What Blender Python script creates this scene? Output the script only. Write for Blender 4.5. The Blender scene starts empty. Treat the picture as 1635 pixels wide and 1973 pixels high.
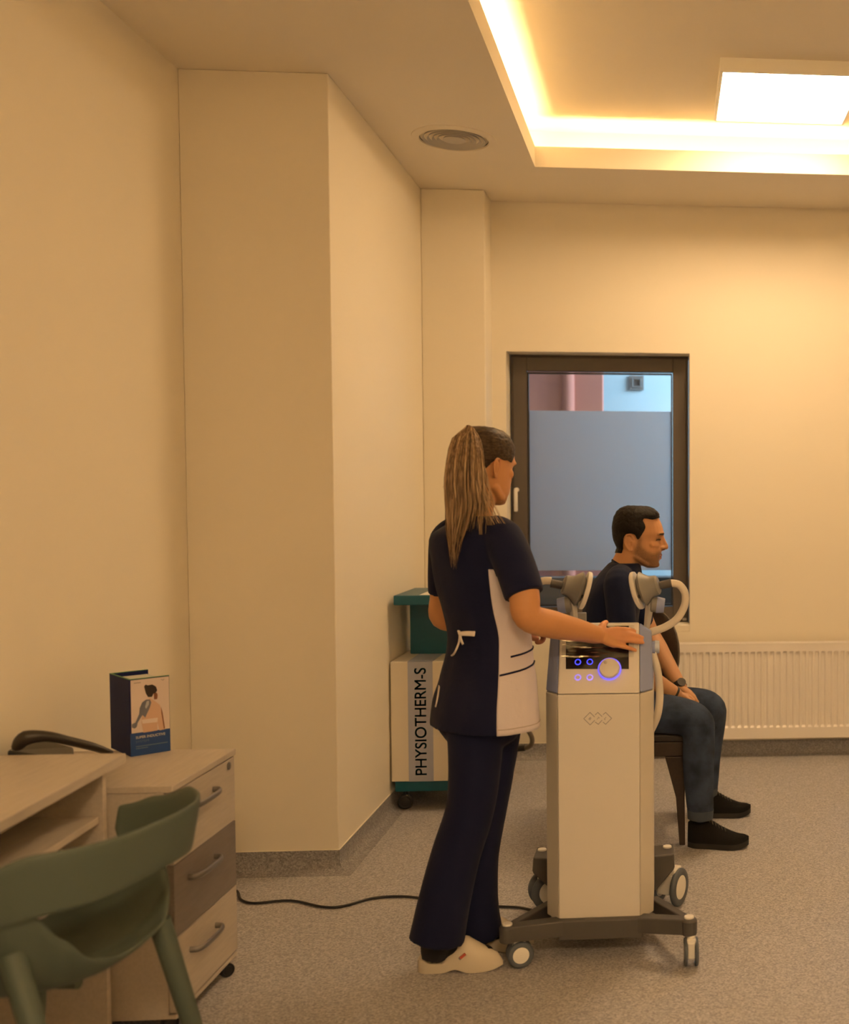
import bpy, math, random
from mathutils import Vector, Matrix, noise
random.seed(7)
C = bpy.context.scene.collection
SC = bpy.context.scene
V = Vector
PI = math.pi

# ------------------------------------------------------------------ camera
IW, IH = 1635.0, 1973.0
FPX, PCX, PCY = 2109.97, 1453.17, 1041.09
YAW, PITCH, ROLL, EYE = math.radians(4.6116), math.radians(2.3958), math.radians(0.1017), 1.45
cF = V((math.sin(YAW) * math.cos(PITCH), math.cos(YAW) * math.cos(PITCH), -math.sin(PITCH)))
cR0 = V((math.cos(YAW), -math.sin(YAW), 0)); cU0 = cR0.cross(cF)
cR = cR0 * math.cos(ROLL) + cU0 * math.sin(ROLL)
cU = cU0 * math.cos(ROLL) - cR0 * math.sin(ROLL)
cam_d = bpy.data.cameras.new('camera'); cam = bpy.data.objects.new('camera', cam_d); C.objects.link(cam)
cam.matrix_world = Matrix(((cR.x, cU.x, -cF.x, 0), (cR.y, cU.y, -cF.y, 0), (cR.z, cU.z, -cF.z, EYE), (0, 0, 0, 1)))
cam_d.sensor_fit = 'HORIZONTAL'; cam_d.sensor_width = 36.0
cam_d.lens = FPX / IW * 36.0
cam_d.shift_x = (IW / 2 - PCX) / IW
cam_d.shift_y = (PCY - IH / 2) / IW
cam_d.clip_start = 0.05
cam_d.dof.use_dof = True; cam_d.dof.focus_distance = 4.1; cam_d.dof.aperture_fstop = 2.8
SC.camera = cam

def ray(u, v): return cR * ((u - PCX) / FPX) + cU * ((PCY - v) / FPX) + cF
def at(u, v, Y):                                   # point of the room at depth Y seen at photo position (u, v)
    d = ray(u, v); return V((0, 0, EYE)) + d * (Y / d.y)
def atz(u, v, z):
    d = ray(u, v); return V((0, 0, EYE)) + d * ((z - EYE) / d.z)
def atx(u, v, X):
    d = ray(u, v); return V((0, 0, EYE)) + d * (X / d.x)

# ------------------------------------------------------------------ world, exposure
w = bpy.data.worlds.new('world'); SC.world = w; w.use_nodes = True
w.node_tree.nodes['Background'].inputs[0].default_value = (0.30, 0.45, 0.60, 1)
w.node_tree.nodes['Background'].inputs[1].default_value = 0.5
SC.view_settings.view_transform = 'Standard'; SC.view_settings.look = 'None'
SC.view_settings.exposure = 0.33; SC.view_settings.gamma = 1.0; SC.view_settings.use_curve_mapping = False
SC.cycles.max_bounces = 10; SC.cycles.diffuse_bounces = 6; SC.cycles.sample_clamp_indirect = 6.0

WARM = (1.0, 0.675, 0.362)
PANEL_POWER = 27.0       # radiance of the square ceiling panels
STRIP_POWER = 46.0       # radiance of the cove strips

# ------------------------------------------------------------------ materials
MATS = {}
def mat(name, col, rough=0.5, metal=0.0, bump=0.0, bscale=200.0, var=0.0, vscale=40.0, spec=0.5, coat=0.0, emit=None, estr=0.0, attr=False, sheen=0.0, alpha=1.0):
    if name in MATS: return MATS[name]
    m = bpy.data.materials.new(name); m.use_nodes = True
    nt = m.node_tree; b = nt.nodes['Principled BSDF']
    b.inputs['Roughness'].default_value = rough; b.inputs['Metallic'].default_value = metal
    b.inputs['Specular IOR Level'].default_value = spec
    b.inputs['Coat Weight'].default_value = coat; b.inputs['Sheen Weight'].default_value = sheen
    b.inputs['Alpha'].default_value = alpha
    c4 = (*col, 1)
    b.inputs['Base Color'].default_value = c4
    tc = nt.nodes.new('ShaderNodeTexCoord')
    if attr:
        a = nt.nodes.new('ShaderNodeAttribute'); a.attribute_name = 'tone'
        nt.links.new(a.outputs['Color'], b.inputs['Base Color'])
    elif var > 0:
        n = nt.nodes.new('ShaderNodeTexNoise'); n.inputs['Scale'].default_value = vscale; n.inputs['Detail'].default_value = 4
        r = nt.nodes.new('ShaderNodeValToRGB')
        r.color_ramp.elements[0].position = 0.3; r.color_ramp.elements[1].position = 0.7
        r.color_ramp.elements[0].color = tuple(x * (1 - var) for x in col) + (1,)
        r.color_ramp.elements[1].color = tuple(min(1, x * (1 + var)) for x in col) + (1,)
        nt.links.new(tc.outputs['Object'], n.inputs['Vector']); nt.links.new(n.outputs['Fac'], r.inputs['Fac'])
        nt.links.new(r.outputs['Color'], b.inputs['Base Color'])
    if bump > 0:
        n2 = nt.nodes.new('ShaderNodeTexNoise'); n2.inputs['Scale'].default_value = bscale; n2.inputs['Detail'].default_value = 3
        bp = nt.nodes.new('ShaderNodeBump'); bp.inputs['Strength'].default_value = bump; bp.inputs['Distance'].default_value = 0.01
        nt.links.new(tc.outputs['Object'], n2.inputs['Vector']); nt.links.new(n2.outputs['Fac'], bp.inputs['Height'])
        nt.links.new(bp.outputs['Normal'], b.inputs['Normal'])
    if emit:
        b.inputs['Emission Color'].default_value = (*emit, 1); b.inputs['Emission Strength'].default_value = estr
    MATS[name] = m; return m

def floor_material(name='speckled_vinyl', k=1.0):
    m = bpy.data.materials.new(name); m.use_nodes = True
    nt = m.node_tree; b = nt.nodes['Principled BSDF']; b.inputs['Roughness'].default_value = 0.55
    b.inputs['Specular IOR Level'].default_value = 0.35
    tc = nt.nodes.new('ShaderNodeTexCoord')
    n1 = nt.nodes.new('ShaderNodeTexVoronoi'); n1.inputs['Scale'].default_value = 190
    n2 = nt.nodes.new('ShaderNodeTexNoise'); n2.inputs['Scale'].default_value = 120; n2.inputs['Detail'].default_value = 5
    r1 = nt.nodes.new('ShaderNodeValToRGB'); cr = r1.color_ramp
    cr.elements[0].position = 0.0; cr.elements[0].color = (0.20, 0.195, 0.205, 1)
    cr.elements[1].position = 1.0; cr.elements[1].color = (0.56, 0.545, 0.57, 1)
    e = cr.elements.new(0.5); e.color = (0.36, 0.35, 0.365, 1)
    sep = nt.nodes.new('ShaderNodeSeparateColor')
    mx = nt.nodes.new('ShaderNodeMath'); mx.operation = 'MULTIPLY_ADD'; mx.inputs[1].default_value = 0.6
    md = nt.nodes.new('ShaderNodeMath'); md.operation = 'MULTIPLY_ADD'; md.inputs[1].default_value = 0.9; md.inputs[2].default_value = -0.25
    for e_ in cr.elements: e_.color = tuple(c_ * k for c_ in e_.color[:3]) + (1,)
    for n in (n1, n2): nt.links.new(tc.outputs['Object'], n.inputs['Vector'])
    nt.links.new(n1.outputs['Color'], sep.inputs['Color'])
    nt.links.new(n2.outputs['Fac'], md.inputs[0])
    nt.links.new(sep.outputs[0], mx.inputs[0]); nt.links.new(md.outputs[0], mx.inputs[2])
    nt.links.new(mx.outputs[0], r1.inputs['Fac']); nt.links.new(r1.outputs['Color'], b.inputs['Base Color'])
    return m

def wood_material(name, c1, c2, rough=0.45, scale=6.0):
    m = bpy.data.materials.new(name); m.use_nodes = True
    nt = m.node_tree; b = nt.nodes['Principled BSDF']; b.inputs['Roughness'].default_value = rough
    tc = nt.nodes.new('ShaderNodeTexCoord'); mp = nt.nodes.new('ShaderNodeMapping')
    mp.inputs['Scale'].default_value = (scale * 6, scale * .6, scale * 6)
    n = nt.nodes.new('ShaderNodeTexNoise'); n.inputs['Scale'].default_value = 3; n.inputs['Detail'].default_value = 6
    r = nt.nodes.new('ShaderNodeValToRGB'); r.color_ramp.elements[0].color = (*c1, 1); r.color_ramp.elements[1].color = (*c2, 1)
    r.color_ramp.elements[0].position = .35; r.color_ramp.elements[1].position = .65
    nt.links.new(tc.outputs['Object'], mp.inputs['Vector']); nt.links.new(mp.outputs['Vector'], n.inputs['Vector'])
    nt.links.new(n.outputs['Fac'], r.inputs['Fac']); nt.links.new(r.outputs['Color'], b.inputs['Base Color'])
    return m

def hair_material(name, c1, c2, scale):
    m = bpy.data.materials.new(name); m.use_nodes = True
    nt = m.node_tree; b = nt.nodes['Principled BSDF']; b.inputs['Roughness'].default_value = 0.5
    b.inputs['Specular IOR Level'].default_value = 0.2
    tc = nt.nodes.new('ShaderNodeTexCoord'); mp = nt.nodes.new('ShaderNodeMapping'); mp.inputs['Scale'].default_value = scale
    n = nt.nodes.new('ShaderNodeTexNoise'); n.inputs['Scale'].default_value = 1; n.inputs['Detail'].default_value = 4
    r = nt.nodes.new('ShaderNodeValToRGB'); r.color_ramp.elements[0].color = (*c1, 1); r.color_ramp.elements[1].color = (*c2, 1)
    r.color_ramp.elements[0].position = .35; r.color_ramp.elements[1].position = .65
    bp = nt.nodes.new('ShaderNodeBump'); bp.inputs['Strength'].default_value = .5; bp.inputs['Distance'].default_value = .004
    nt.links.new(tc.outputs['Object'], mp.inputs['Vector']); nt.links.new(mp.outputs['Vector'], n.inputs['Vector'])
    nt.links.new(n.outputs['Fac'], r.inputs['Fac']); nt.links.new(r.outputs['Color'], b.inputs['Base Color'])
    nt.links.new(n.outputs['Fac'], bp.inputs['Height']); nt.links.new(bp.outputs['Normal'], b.inputs['Normal'])
    return m

def film_material():
    m = bpy.data.materials.new('frosted_film'); m.use_nodes = True
    nt = m.node_tree; out = nt.nodes['Material Output']; nt.nodes.remove(nt.nodes['Principled BSDF'])
    t = nt.nodes.new('ShaderNodeBsdfTranslucent'); t.inputs['Color'].default_value = (.9, .92, .95, 1)
    d = nt.nodes.new('ShaderNodeBsdfDiffuse'); d.inputs['Color'].default_value = (.55, .55, .56, 1)
    mx = nt.nodes.new('ShaderNodeMixShader'); mx.inputs[0].default_value = .10
    nt.links.new(t.outputs[0], mx.inputs[1]); nt.links.new(d.outputs[0], mx.inputs[2]); nt.links.new(mx.outputs[0], out.inputs[0])
    return m

def glass_material(name='clear_glass', rough=0.0):
    m = bpy.data.materials.new(name); m.use_nodes = True
    nt = m.node_tree; out = nt.nodes['Material Output']; nt.nodes.remove(nt.nodes['Principled BSDF'])
    t = nt.nodes.new('ShaderNodeBsdfTransparent'); t.inputs['Color'].default_value = (.93, .95, .96, 1)
    g = nt.nodes.new('ShaderNodeBsdfGlossy'); g.inputs['Roughness'].default_value = rough
    f = nt.nodes.new('ShaderNodeFresnel'); f.inputs['IOR'].default_value = 1.5
    mx = nt.nodes.new('ShaderNodeMixShader')
    nt.links.new(f.outputs[0], mx.inputs[0]); nt.links.new(t.outputs[0], mx.inputs[1]); nt.links.new(g.outputs[0], mx.inputs[2]); nt.links.new(mx.outputs[0], out.inputs[0])
    return m

M_WALL = mat('wall_paint', (0.80, 0.742, 0.625), 0.75, bump=.04, bscale=350, spec=.25)
M_CEIL = mat('ceiling_paint', (0.80, 0.735, 0.62), 0.8, bump=.03, bscale=300, spec=.2)
M_FLOOR = floor_material(); M_SKIRT_SHADED = floor_material('speckled_vinyl_shaded', .72)  # skirting is the same vinyl with its shade darkened into the colour
M_FRAME = mat('bronze_frame', (0.085, 0.070, 0.062), 0.5)
M_WHITE = mat('white_plastic', (0.78, 0.76, 0.72), 0.4)
M_CREAM = mat('cream_plastic', (0.66, 0.63, 0.595), 0.42, bump=.02, bscale=600)
M_BLUEGREY = mat('blue_grey_plastic', (0.25, 0.30, 0.53), 0.42)
M_GREY = mat('mid_grey_plastic', (0.20, 0.195, 0.19), 0.45)
M_LGREY = mat('light_grey_plastic', (0.45, 0.43, 0.41), 0.42)
M_DGREY = mat('dark_grey_plastic', (0.070, 0.066, 0.066), 0.5)
M_TIRE = mat('blue_black_rubber', (0.085, 0.10, 0.125), 0.55)
M_BLACK = mat('black_plastic', (0.012, 0.012, 0.013), 0.35)
M_SCREEN = mat('black_screen', (0.006, 0.006, 0.007), 0.12)
M_NAVY = mat('navy_cloth', (0.0060, 0.0084, 0.034), 0.85, bump=.30, bscale=16, sheen=.05, spec=.15)
M_NAVY2 = mat('navy_shirt', (0.0048, 0.0090, 0.034), 0.85, bump=.30, bscale=18, sheen=.05, spec=.15)
M_PANELCLOTH = mat('off_white_cloth', (0.62, 0.57, 0.62), 0.85, bump=.2, bscale=45, spec=.2)
M_JEANS = mat('blue_denim', (0.030, 0.045, 0.085), 0.85, bump=.25, bscale=45, var=.45, vscale=14, spec=.2)
M_SHOE = mat('black_knit', (0.006, 0.006, 0.006), 0.8, bump=.3, bscale=300, spec=.2)
M_CLOG = mat('cream_leather', (0.60, 0.54, 0.44), 0.45)
M_TEAL = mat('teal_lacquer', (0.0015, 0.085, 0.140), 0.35)
M_BEIGE = mat('beige_lacquer', (0.74, 0.68, 0.58), 0.42)
M_STRIPE = mat('pale_grey_vinyl', (0.40, 0.43, 0.55), 0.5)
M_LETTER = mat('teal_lettering', (0.004, 0.10, 0.16), 0.5)
M_DESK = wood_material('beige_laminate', (0.47, 0.415, 0.355), (0.52, 0.46, 0.395))
M_TAUPE = wood_material('taupe_laminate', (0.175, 0.150, 0.140), (0.20, 0.172, 0.16))
M_GREEN = mat('sage_plastic', (0.072, 0.098, 0.082), 0.55)
M_BROWN = wood_material('dark_wenge', (0.026, 0.016, 0.010), (0.036, 0.022, 0.014), .45)
M_STEEL = mat('brushed_steel', (0.26, 0.25, 0.245), 0.38, metal=.7)
M_RAD = mat('radiator_enamel', (0.80, 0.76, 0.72), 0.4)
M_SKIN = mat('skin', (0.6, 0.3, 0.2), 0.5, attr=True, spec=.3)
M_HAIR_W = hair_material('blond_brown_hair', (0.085, 0.050, 0.028), (0.255, 0.17, 0.10), (160, 160, 14))
M_HAIR_WC = hair_material('light_brown_hair', (0.014, 0.008, 0.005), (0.060, 0.036, 0.020), (60, 60, 160))
M_HAIR_M = hair_material('dark_brown_hair', (0.0018, 0.0013, 0.0011), (0.0085, 0.0058, 0.0042), (220, 420, 260))
M_BLUE_LED = mat('blue_led', (0.1, 0.1, 0.9), .4, emit=(0.035, 0.05, 1.0), estr=1.5)
M_LILAC_LED = mat('lilac_led', (0.4, 0.35, 0.9), .4, emit=(0.22, 0.16, 1.0), estr=.8)
M_HOSE = mat('cream_hose', (0.66, 0.60, 0.52), 0.45)
M_GHOSE = mat('grey_hose', (0.17, 0.14, 0.11), 0.5)
M_PANEL = mat('panel_diffuser', (.9, .9, .9), .5, emit=WARM, estr=PANEL_POWER)
M_PANEL_FILL = mat('panel_diffuser_fill', (.9, .9, .9), .5, emit=WARM, estr=PANEL_POWER * 3.1)  # added fill, stronger than the visible panel
M_STRIP = mat('led_strip_glow', (.9, .9, .9), .5, emit=(1.0, 0.685, 0.33), estr=STRIP_POWER)
M_FILM = film_material()
M_GLASS = glass_material()

# ------------------------------------------------------------------ mesh tools
class MB:
    def __init__(s): s.v = []; s.f = []; s.fm = []; s.m = 0
    def add(s, vs, fs):
        o = len(s.v); s.v += [V(p) for p in vs]; s.f += [[i + o for i in f] for f in fs]; s.fm += [s.m] * len(fs); return o
    def box(s, a, b, M=None):
        x0, y0, z0 = a; x1, y1, z1 = b
        x0, x1 = min(x0, x1), max(x0, x1); y0, y1 = min(y0, y1), max(y0, y1); z0, z1 = min(z0, z1), max(z0, z1)
        vs = [V(p) for p in ((x0, y0, z0), (x1, y0, z0), (x1, y1, z0), (x0, y1, z0), (x0, y0, z1), (x1, y0, z1), (x1, y1, z1), (x0, y1, z1))]
        if M: vs = [M @ p for p in vs]
        s.add(vs, [(0, 3, 2, 1), (4, 5, 6, 7), (0, 1, 5, 4), (1, 2, 6, 5), (2, 3, 7, 6), (3, 0, 4, 7)]); return s
    def hull(s, bottom, top):                      # two matching polygons joined
        n = len(bottom)
        s.add(list(bottom) + list(top), [tuple(range(n - 1, -1, -1)), tuple(range(n, 2 * n))] + [(i, (i + 1) % n, n + (i + 1) % n, n + i) for i in range(n)]); return s
    def loft(s, rings, cap=True, closed=False):
        n = len(rings[0]); o = len(s.v); fs = []
        for r in rings: s.v += [V(p) for p in r]
        k = len(rings)
        for j in range(k if closed else k - 1):
            j2 = (j + 1) % k
            for i in range(n): fs.append([o + j * n + i, o + j * n + (i + 1) % n, o + j2 * n + (i + 1) % n, o + j2 * n + i])
        if cap and not closed:
            fs.append([o + i for i in range(n - 1, -1, -1)]); fs.append([o + (k - 1) * n + i for i in range(n)])
        s.f += fs; s.fm += [s.m] * len(fs); return s
    def tube(s, pts, r, n=10, sub=1, up=None, round_ends=False, closed=False):
        pts = [V(p) for p in pts]
        rad = r if isinstance(r, (list, tuple)) and len(r) == len(pts) else [r] * len(pts)
        rad = [x if isinstance(x, (tuple, list)) else (x, x) for x in rad]
        if sub > 1:
            P, R = [], []
            for i in range(len(pts) - 1):
                p0 = pts[max(i - 1, 0)]; p1 = pts[i]; p2 = pts[i + 1]; p3 = pts[min(i + 2, len(pts) - 1)]
                for k in range(sub):
                    t = k / sub
                    P.append(0.5 * ((2 * p1) + (p2 - p0) * t + (2 * p0 - 5 * p1 + 4 * p2 - p3) * t * t + (3 * p1 - p0 - 3 * p2 + p3) * t ** 3))
                    R.append(tuple(rad[i][q] * (1 - t) + rad[i + 1][q] * t for q in (0, 1)))
            P.append(pts[-1]); R.append(rad[-1]); pts, rad = P, R
        T = [(pts[min(i + 1, len(pts) - 1)] - pts[max(i - 1, 0)]).normalized() for i in range(len(pts))]
        if up is None:
            up = V((0, 0, 1)) if abs(T[0].z) < .9 else V((0, 1, 0))
        up = V(up)
        if round_ends:
            P, R, TT = [], [], []
            for a in (75, 50, 25):
                c, sn = math.cos(math.radians(a)), math.sin(math.radians(a)); e = min(rad[0])
                P.append(pts[0] - T[0] * e * sn); R.append((rad[0][0] * c, rad[0][1] * c)); TT.append(T[0])
            P += pts; R += rad; TT += T
            for a in (25, 50, 75):
                c, sn = math.cos(math.radians(a)), math.sin(math.radians(a)); e = min(rad[-1])
                P.append(pts[-1] + T[-1] * e * sn); R.append((rad[-1][0] * c, rad[-1][1] * c)); TT.append(T[-1])
            pts, rad, T = P, R, TT
        rings = []
        for p, t, (a, b) in zip(pts, T, rad):
            u = up - t * up.dot(t)
            if u.length < 1e-4: u = V((1, 0, 0)) - t * t.x
            u.normalize(); sd = t.cross(u); up = u
            rings.append([p + sd * (a * math.cos(2 * PI * i / n)) + u * (b * math.sin(2 * PI * i / n)) for i in range(n)])
        s.loft(rings, True, closed); return s
    def ball(s, c, r, n=12):
        c = V(c); r = r if isinstance(r, (tuple, list)) else (r, r, r)
        rings = [[c + V((r[0] * math.cos(a) * math.cos(2 * PI * i / n), r[1] * math.cos(a) * math.sin(2 * PI * i / n), r[2] * math.sin(a))) for i in range(n)]
                 for a in [math.radians(x) for x in (-80, -60, -38, -15, 15, 38, 60, 80)]]
        s.loft(rings); return s
    def lathe(s, prof, c=(0, 0, 0), axis=(0, 0, 1), n=32, cap=False, closed=True):
        c = V(c); ax = V(axis).normalized(); u = V((1, 0, 0)) if abs(ax.x) < .9 else V((0, 1, 0))
        u = (u - ax * u.dot(ax)).normalized(); w2 = ax.cross(u)
        rings = [[c + ax * z + u * (r * math.cos(2 * PI * i / n)) + w2 * (r * math.sin(2 * PI * i / n)) for i in range(n)] for r, z in prof]
        s.loft(rings, cap, closed); return s
    def mesh(s, name, mats):
        me = bpy.data.meshes.new(name); me.from_pydata([tuple(p) for p in s.v], [], s.f)
        for m in (mats if isinstance(mats, (list, tuple)) else [mats]): me.materials.append(m)
        if max(s.fm, default=0) > 0: me.polygons.foreach_set('material_index', s.fm)
        me.update()
        import bmesh
        bm = bmesh.new(); bm.from_mesh(me); bmesh.ops.recalc_face_normals(bm, faces=bm.faces); bm.to_mesh(me); bm.free()
        return me
    def build(s, name, mats, parent=None, smooth=None, bevel=0.0, bseg=2, sub=0, solid=0.0):
        o = bpy.data.objects.new(name, s.mesh(name, mats)); return finish(o, parent, smooth, bevel, bseg, sub, solid)

def finish(o, parent=None, smooth=None, bevel=0.0, bseg=2, sub=0, solid=0.0):
    C.objects.link(o)
    if solid:
        md = o.modifiers.new('solid', 'SOLIDIFY'); md.thickness = solid; md.offset = 0
    if sub:
        md = o.modifiers.new('sub', 'SUBSURF'); md.levels = sub; md.render_levels = sub
    if bevel:
        md = o.modifiers.new('bevel', 'BEVEL'); md.width = bevel; md.segments = bseg; md.limit_method = 'ANGLE'; md.angle_limit = math.radians(35)
    if smooth is not None:
        if smooth >= 180: o.data.shade_smooth()
        else: o.data.shade_smooth(); o.data.set_sharp_from_angle(angle=math.radians(smooth))
    if parent: adopt(o, parent)
    return o

def world_of(o):
    m = Matrix.Translation(o.location) @ o.rotation_euler.to_matrix().to_4x4()
    return (world_of(o.parent) @ o.matrix_parent_inverse @ m) if o.parent else m
def adopt(o, parent):
    o.parent = parent; o.matrix_parent_inverse = world_of(parent).inverted()

def tag(o, label, cat, group=None, kind=None):
    if label: o['label'] = label
    if cat: o['category'] = cat
    if group: o['group'] = group
    if kind: o['kind'] = kind
    return o
def thing(name, label, cat, loc, group=None):
    o = bpy.data.objects.new(name, None); C.objects.link(o); o.location = loc; o.empty_display_size = .05
    return tag(o, label, cat, group)
def struct(o): o['kind'] = 'structure'; return o

def remesh(mb, voxel, smooth=4, sculpt=()):        # overlapping closed lofts -> one continuous surface
    o = bpy.data.objects.new('tmp', mb.mesh('tmp', M_SKIN)); C.objects.link(o)
    r = o.modifiers.new('r', 'REMESH'); r.mode = 'VOXEL'; r.voxel_size = voxel
    if smooth:
        sm = o.modifiers.new('s', 'SMOOTH'); sm.factor = .5; sm.iterations = smooth
    dg = bpy.context.evaluated_depsgraph_get(); me = bpy.data.meshes.new_from_object(o.evaluated_get(dg))
    bpy.data.objects.remove(o)
    return me

def text_mesh(body, size, M, depth=.0004, bold=0.0):
    cu = bpy.data.curves.new('txt', 'FONT'); cu.body = body; cu.size = size; cu.extrude = depth; cu.offset = bold
    cu.align_x = 'CENTER'; cu.align_y = 'CENTER'
    o = bpy.data.objects.new('txt', cu); C.objects.link(o)
    dg = bpy.context.evaluated_depsgraph_get(); dg.update()
    me = bpy.data.meshes.new_from_object(o.evaluated_get(dg)); bpy.data.objects.remove(o)
    me.transform(M); return me
def mesh_obj(name, me, m, parent=None, smooth=None):
    me.materials.clear(); me.materials.append(m); o = bpy.data.objects.new(name, me); return finish(o, parent, smooth)

# ------------------------------------------------------------------ the room
XL, XR, YF, YB = -1.798, 2.9, -3.2, 6.048
XA, YA, X2, Y2 = -1.258, 4.278, -0.935, 5.823
ZC, ZT, ZU = 3.021, 3.119, 3.255
struct(MB().box((-2.2, YF - .3, -.1), (XR + .3, YB + .0, 0)).build('floor', M_FLOOR))
struct(MB().box((XL - .2, YF - .2, 0), (XL, YB + .3, 3.4)).build('wall_left', M_WALL))
struct(MB().box((XR, YF - .2, 0), (XR + .2, YB + .3, 3.4)).build('wall_right', M_WALL))
struct(MB().box((XL, YF - .2, 0), (XR, YF, 3.4)).build('wall_front', M_WALL))
struct(MB().box((XL, YA, 0), (XA, YB, ZC)).build('wall_pillar', M_WALL, bevel=.004))
struct(MB().box((XA, Y2, 0), (X2, YB, ZC)).build('wall_pilaster', M_WALL, bevel=.006))
WX0, WX1, WZ0, WZ1 = -.862, .129, .735, 2.222
VX0, VX1 = 1.03, 2.02
mb = MB()
for a, b in (((XL, YB, 0), (WX0, YB + .3, 3.4)), ((WX0, YB, 0), (WX1, YB + .3, WZ0 - .045)), ((WX0, YB, WZ1), (WX1, YB + .3, 3.4)),
             ((WX1, YB, 0), (VX0, YB + .3, 3.4)), ((VX0, YB, 0), (VX1, YB + .3, WZ0 - .045)), ((VX0, YB, WZ1), (VX1, YB + .3, 3.4)), ((VX1, YB, 0), (XR, YB + .3, 3.4))):
    mb.box(a, b)
struct(mb.build('wall_back', M_WALL))

# ceiling with the lit tray
TX0, TX1, TY0, TY1, CV = -.626, 2.35, -2.3, 5.4, .20
mb = MB(); zt = ZC + .02
mb.box((XL, YF, ZC), (TX0, YB, zt)).box((TX1, YF, ZC), (XR, YB, zt)).box((TX0, YF, ZC), (TX1, TY0, zt)).box((TX0, TY1, ZC), (TX1, YB, zt))
ceil = struct(mb.build('ceiling', M_CEIL))
MB().box((TX0 - CV - .1, TY0 - CV - .1, ZU), (TX1 + CV + .1, TY1 + CV + .1, ZU + .05)).build('raised_ceiling', M_CEIL, ceil)
t = .018
MB().box((TX0 - t, TY0, zt), (TX0, TY1, ZT)).box((TX1, TY0, zt), (TX1 + t, TY1, ZT)).box((TX0 - t, TY0 - t, zt), (TX1 + t, TY0, ZT)).box((TX0 - t, TY1, zt), (TX1 + t, TY1 + t, ZT)).build('tray_fascia', M_CEIL, ceil)
MB().box((TX0 - CV - .02, TY0 - CV, zt), (TX0 - CV, TY1 + CV, ZU)).box((TX1 + CV, TY0 - CV, zt), (TX1 + CV + .02, TY1 + CV, ZU)).box((TX0 - CV, TY0 - CV - .02, zt), (TX1 + CV, TY0 - CV, ZU)).box((TX0 - CV, TY1 + CV, zt), (TX1 + CV, TY1 + CV + .02, ZU)).build('cove_back', M_CEIL, ceil)
SZ = zt + .012
for nm, a, b in (('along the left side of the ceiling tray', (TX0 - t - .060, TY0, SZ - .01), (TX0 - t - .002, TY1, SZ)), ('along the right side of the ceiling tray', (TX1 + t + .002, TY0, SZ - .01), (TX1 + t + .060, TY1, SZ)),
                 ('along the far side of the ceiling tray above the window', (TX0, TY1 + t + .002, SZ - .01), (TX1, TY1 + t + .030, SZ)), ('along the near side of the ceiling tray', (TX0, TY0 - t - .030, SZ - .01), (TX1, TY0 - t - .002, SZ))):
    tag(MB().box(a, b).build('light_strip', M_STRIP), 'warm glowing light strip hidden ' + nm, 'light', 'cove light strips')

prof = [(0, .08), (.004, .08), (.0045, .045), (.008, .028), (.016, .014), (.028, .005), (.045, .0012), (.06, .0008), (.06, -.002), (0, -.002)]
path = [V((XL, YF, 0)), V((XL, YA, 0)), V((XA, YA, 0)), V((XA, Y2, 0)), V((X2, Y2, 0)), V((X2, YB, 0)), V((XR, YB, 0)), V((XR, YF, 0))]
rings = []
for i, p in enumerate(path):
    d0 = (p - path[i - 1]).normalized() if i else None; d1 = (path[i + 1] - p).normalized() if i < len(path) - 1 else None
    n0 = V((d0.y, -d0.x, 0)) if d0 else None; n1 = V((d1.y, -d1.x, 0)) if d1 else None
    off = (n0 + n1) if (n0 and n1) else (n0 or n1)
    rings.append([p + off * a + V((0, 0, z)) for a, z in prof])
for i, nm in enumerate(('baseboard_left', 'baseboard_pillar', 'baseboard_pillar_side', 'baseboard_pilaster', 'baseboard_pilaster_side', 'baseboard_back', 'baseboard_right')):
    struct(MB().loft([rings[i], rings[i + 1]]).build(nm, M_SKIRT_SHADED, smooth=40))

pr2 = [(0, .0805), (.0045, .0805), (.0045, .0835), (0, .0835)]
cap = []
for i, p in enumerate(path):
    d0 = (p - path[i - 1]).normalized() if i else None; d1 = (path[i + 1] - p).normalized() if i < len(path) - 1 else None
    n0 = V((d0.y, -d0.x, 0)) if d0 else None; n1 = V((d1.y, -d1.x, 0)) if d1 else None
    off = (n0 + n1) if (n0 and n1) else (n0 or n1)
    cap.append([p + off * a + V((0, 0, z)) for a, z in pr2])
for i in range(len(path) - 1): struct(MB().loft([cap[i], cap[i + 1]]).build('trim_%d' % (i + 1), M_WALL))

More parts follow.
